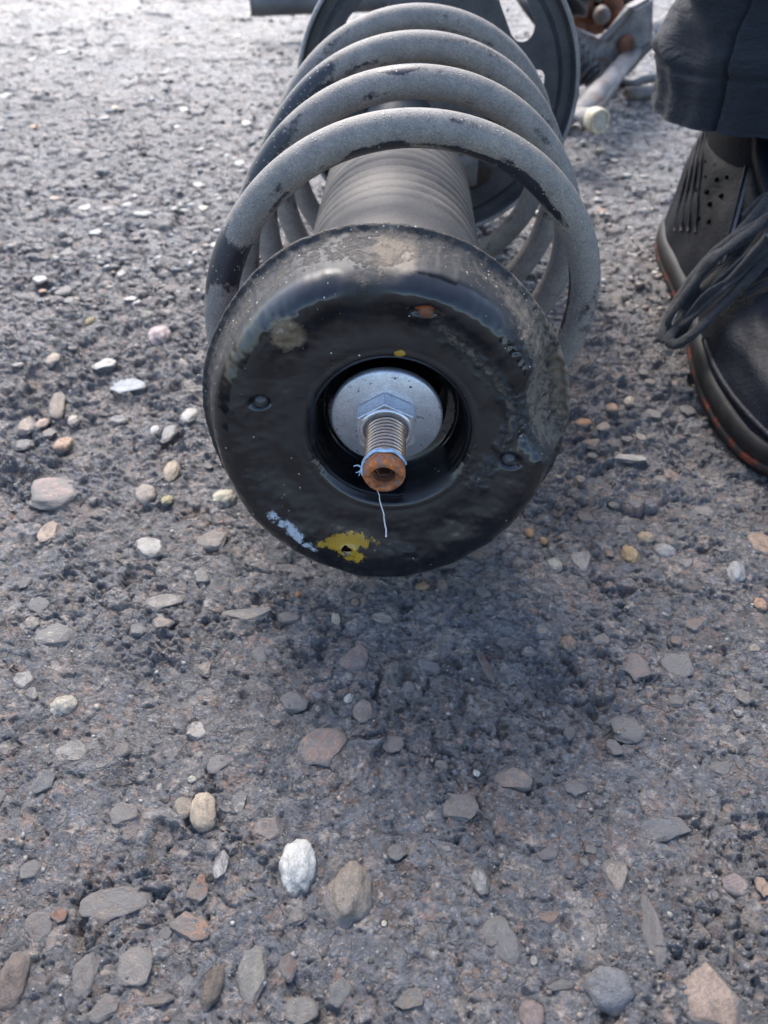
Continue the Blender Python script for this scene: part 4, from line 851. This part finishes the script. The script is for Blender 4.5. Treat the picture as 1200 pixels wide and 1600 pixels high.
# sole: welt, midsole and red outsole edge
def outline(grow, n=140):
    pts = []
    for k in range(n):
        a_ = k / n * 2; side = -1 if a_ < 1 else 1; u_ = a_ if a_ < 1 else 2 - a_; t = (1 - math.cos(math.pi * u_)) / 2
        wl, wr, _ = shoe_sec(t); w_ = (wl if side < 0 else wr)
        p_ = HEEL + dY * LEN * t + dX * side * w_; d_ = dX * side * math.sin(math.pi * u_) + dY * (-math.cos(math.pi * u_)); d_ /= np.linalg.norm(d_) + 1e-9
        pts.append(p_ + d_ * grow)
    return np.array(pts)
def slab(levels, name, mat, par):
    n = 140; V = []; 
    for g_, z_ in levels:
        o_ = outline(g_); V += [(p_[0], p_[1], z_ + 0.010 * sm(.84, 1.0, np.array(((p_ - HEEL) @ dY) / LEN)) ) for p_ in o_]
    F = [tuple(map(int, q)) for q in grid_faces(len(levels), n)] + [tuple(range(n))[::-1], tuple(range((len(levels) - 1) * n, len(levels) * n))]
    return obj(name, V, F, mat, par)
slab([(-.002, .0005), (.0015, .0010), (.0022, .0040)], 'tread', MT['outsole'], shoe)
slab([(.0020, .0034), (.0034, .0040), (.0036, .0070), (.0028, .0082)], 'red_sole_edge', MT['red'], shoe)
slab([(.0022, .0080), (.0032, .0088), (.0032, .0135), (.0024, .0165), (.0000, .0182), (-.004, .0185)], 'midsole', MT['outsole'], shoe)
# toe rand
v = MB(); P_ = [surf(t, q, .0006) for t, q in [(0.60 + .40 * k / 30, 8 + 10 * (k / 30)) for k in range(30)]]; v.add(*tube(P_, .0017, 8)); v.build('toe_seam', MT['leather'], shoe)
# ribs on the heel counter
for k in range(4):
    P_ = [surf(.03 + .014 * k + .17 * q + .02 * k * q, 44 - 36 * q + 3 * k, .0004) for q in np.linspace(0, 1, 24)]
    v, f = tube(P_, .0010, 6); obj('heel_rib', v, f, MT['leather'], shoe)
# quarter panel edge with double stitching
for g_, rad, mt_, nm in ((0, .0015, 'leather', 'panel_edge'), (.010, .00045, 'lining', 'stitching'), (.018, .00045, 'lining', 'stitching')):
    P_ = [surf(.22 + g_ + .25 * q, 78 - 52 * q ** 1.3, .0006) for q in np.linspace(0, 1, 40)]; v, f = tube(P_, rad, 6); obj(nm, v, f, MT[mt_], shoe)
# punched holes on the side, black discs painted in for their inner shade
mb = MB()
for k, (t, q) in enumerate([(.20, 48), (.235, 44), (.27, 40), (.19, 40), (.225, 36), (.26, 32), (.295, 30), (.215, 28), (.25, 25), (.285, 22), (.16, 58), (.17, 36), (.30, 46), (.32, 38), (.33, 26), (.245, 54), (.28, 52)]):
    c = surf(t, q, .0003); nn = surf(t, q, .002) - c; nn /= np.linalg.norm(nn); e1_ = np.cross(nn, (0, 0, 1)); e1_ /= np.linalg.norm(e1_); e2_ = np.cross(nn, e1_)
    mb.add(*lathe([(0, .0003), (.0014, .0002), (.0015, -.001)], (c, e1_, e2_, nn), 10))
mb.build('perforation_shade', MT['hole'], shoe)  # dark discs slightly proud, shade of the punched holes put into colour
# padded collar and tongue
cc_ = HEEL + dY * LEN * .22
def ell(c, rx, ry, z_, n=48, tiltx=0): 
    return [np.array((c[0] + rx * math.cos(q) * dX[0] + ry * math.sin(q) * dY[0], c[1] + rx * math.cos(q) * dX[1] + ry * math.sin(q) * dY[1], z_ + tiltx * math.sin(q))) for q in np.linspace(0, 2 * np.pi, n, endpoint=False)]
V = []
for rx, ry, z_ in ((.0265, .052, .078), (.0285, .0535, .088), (.0285, .0535, .096), (.0265, .0515, .1015), (.0240, .048, .1005), (.0228, .046, .094), (.0225, .045, .080)): V += ell(cc_, rx, ry, z_, 64, .003)
obj('collar', V, grid_faces(7, 64), MT['leather'], shoe)
V = []
for k, (t, hw, z_) in enumerate([(.66, .012, .0), (.58, .016, .002), (.50, .019, .004), (.43, .021, .006), (.375, .022, .012), (.345, .022, .022), (.335, .020, .030), (.345, .017, .034)]):
    for q in np.linspace(-1, 1, 15):
        b_ = surf(t, 90, .003); V.append(b_ + np.array((dX[0], dX[1], 0)) * hw * q + np.array((0, 0, z_ * .6 - .004 * q * q)))
V = np.array(V); th_ = np.array((0, .004, -.004)); n0 = len(V); V2 = np.concatenate([V, V + th_]); Fg = grid_faces(8, 15, False, False)
F = [tuple(map(int, q)) for q in Fg] + [tuple(int(i) + n0 for i in q[::-1]) for q in Fg]
edge = list(range(15)) + [15 * k + 14 for k in range(1, 8)] + [105 + k for k in range(13, -1, -1)] + [15 * k for k in range(6, 0, -1)]
F += [(edge[k], edge[(k + 1) % len(edge)], edge[(k + 1) % len(edge)] + n0, edge[k] + n0) for k in range(len(edge))]
obj('tongue', V2, F, MT['leather'], shoe)
# laces: bars over the throat, then the long loops that fall over the side to the ground
def lace(pts, w=.0034, flat=.34, name='lace'):
    P_ = np.array(pts, float); t = np.linspace(0, 1, len(P_)); k = np.linspace(0, 1, 60)
    q = np.stack([cr(t, P_[:, j], k) for j in range(3)], 1)
    v, f = tube(q, .70 * w * (1 + .03 * np.sin(k * 40)), 10, flat=flat, up=(-.6, -.3, .7)); return obj(name, v, f, MT['lace'], shoe)
for t in (.44, .50, .56, .62):
    lace([surf(t, 48, .003), surf(t + .012, 70, .007), surf(t + .02, 90, .009), surf(t + .012, 110, .007), surf(t, 132, .003)])
kn_ = surf(.43, 84, .012)
def drop(*pp): return [kn_] + [np.array(q) for q in pp]
def L_(px, py, y): return CAp(px, py, y)
lace(drop(L_(1165, 352, .385), L_(1120, 392, .383), L_(1085, 430, .38), L_(1052, 480, .372), L_(1035, 520, .362), L_(1040, 533, .357)), .0042, .5)
lace(drop(L_(1170, 372, .378), L_(1130, 420, .372), L_(1095, 455, .368), L_(1065, 500, .362), L_(1046, 528, .357), L_(1056, 538, .352), L_(1085, 520, .350), L_(1130, 475, .352), L_(1180, 425, .352), L_(1215, 385, .355)), .0042, .55)
lace(drop(L_(1190, 385, .37), L_(1150, 410, .368), L_(1110, 452, .366), L_(1080, 480, .364), L_(1060, 505, .362), L_(1075, 500, .358), L_(1120, 460, .356), L_(1165, 420, .356), L_(1200, 380, .36)), .0038, .5)
lace([L_(1215, 330, .37), L_(1180, 352, .375), L_(1140, 375, .378), L_(1105, 405, .38), L_(1080, 440, .378), L_(1062, 470, .374)], .004, .5)
lrng = random.Random(3)
for k in range(4):
    j = lambda a: (lrng.uniform(-a, a)); ex = [(1200, 345), (1150, 378), (1108, 418), (1072, 462), (1048 + 8 * k, 505 - 4 * k), (1044 + 6 * k, 524), (1062, 512), (1100, 470), (1150, 425), (1205, 372)]
    lace([L_(px + j(7), py + j(9), .372 - .002 * q_ + .001 * k) for q_, (px, py) in enumerate(ex)], .0036 + .0005 * (k % 2), .5)
v, f = tube([kn_ - np.array((.008, 0, 0)), kn_, kn_ + np.array((.009, -.002, .001))], [.006, .008, .006], 14); obj('knot', v, f, MT['lace'], shoe)
# sock and shin inside the trouser leg
V = []
for rx, ry, z_ in ((.018, .034, .085), (.021, .038, .098), (.025, .038, .115), (.031, .040, .16), (.040, .048, .25), (.052, .056, .34), (.050, .054, .44), (.055, .058, .55), (.06, .062, .60)): V += ell(cc_ + np.array((0, 0)), rx, ry, z_, 40)
leg = obj('leg', V, [tuple(map(int, q)) for q in grid_faces(9, 40)] + [tuple(range(320, 360))], MT['sock'], person)
# trouser leg
NZ, NAq = 230, 400; zz = np.linspace(0.0885, 0.62, NZ); ZUP = 0.013; aa = np.linspace(0, 2 * np.pi, NAq, endpoint=False)
ZZ, AA = np.meshgrid(zz, aa, indexing='ij'); TC = np.array((0.2235, 0.470))
rxx = .0700 + .004 * np.sin(ZZ * 60) * sm(.1, .14, ZZ) + .012 * sm(.25, .6, ZZ); ryy = .066 + .016 * sm(.25, .6, ZZ)
up1 = (ZZ - .0885) / .10
fold = 1.2 * (.0036 * (1 - 2.2 * np.abs(perlin(AA * 1.2 + 2, ZZ * 24 + AA * .8, 511))) + .0042 * perlin(AA * 1.3 + 2 * ZZ * 10, ZZ * 26, 501) + .0050 * perlin(AA * .9 + 5, ZZ * 16 + AA * .6, 503) + .0022 * perlin(AA * 2.4, ZZ * 60 + AA * 1.1, 505)) * sm(.10, .125, ZZ) * 1.2 + .0028 * perlin(AA * 1.4, ZZ * 9, 507)
crease = 0.0022 * np.exp(-((ZZ - (.148 + .010 * np.sin(AA * 2))) / .0045) ** 2) + .0020 * np.exp(-((ZZ - (.186 + .014 * np.sin(AA * 1.5 + 1))) / .006) ** 2)
hem = 0.0004 * (1 - sm(.1125, .1145, ZZ)) + .0008 * np.sin(AA * 19) * (1 - sm(.10, .125, ZZ)) - .0022 * np.exp(-((ZZ - .1145) / .0010) ** 2)
seam_a = np.pi + .74; seam = -.0030 * np.exp(-(((AA - seam_a) * .07) / .0010) ** 2) + .0012 * sm(0, .04, AA - seam_a) * (1 - sm(.3, .9, AA - seam_a))
rr_ = fold - crease + hem + seam
VX = TC[0] + (rxx + rr_) * np.cos(AA); VY = TC[1] + (ryy + rr_) * np.sin(AA); VZ = ZZ + ZUP + .0015 * np.sin(AA * 3 + 1) + (ZZ < .2) * (-.004 * np.sin(AA) * (1 - sm(.1, .2, ZZ)))
Vo = np.stack([VX, VY, VZ], -1).reshape(-1, 3)
Vi = np.stack([TC[0] + (rxx + rr_ - .0016) * np.cos(AA), TC[1] + (ryy + rr_ - .0016) * np.sin(AA), VZ + .0002], -1)[:60].reshape(-1, 3)
F = [tuple(map(int, q[::-1])) for q in grid_faces(NZ, NAq)] ; b_ = len(Vo)
F += [tuple(int(i) + b_ for i in q) for q in grid_faces(60, NAq)] + [(k, (k + 1) % NAq, b_ + (k + 1) % NAq, b_ + k) for k in range(NAq)] + [tuple(range((NZ - 1) * NAq, NZ * NAq))]
obj('trouser_leg', np.concatenate([Vo, Vi]), F, MT['twill'], person)
print('done')
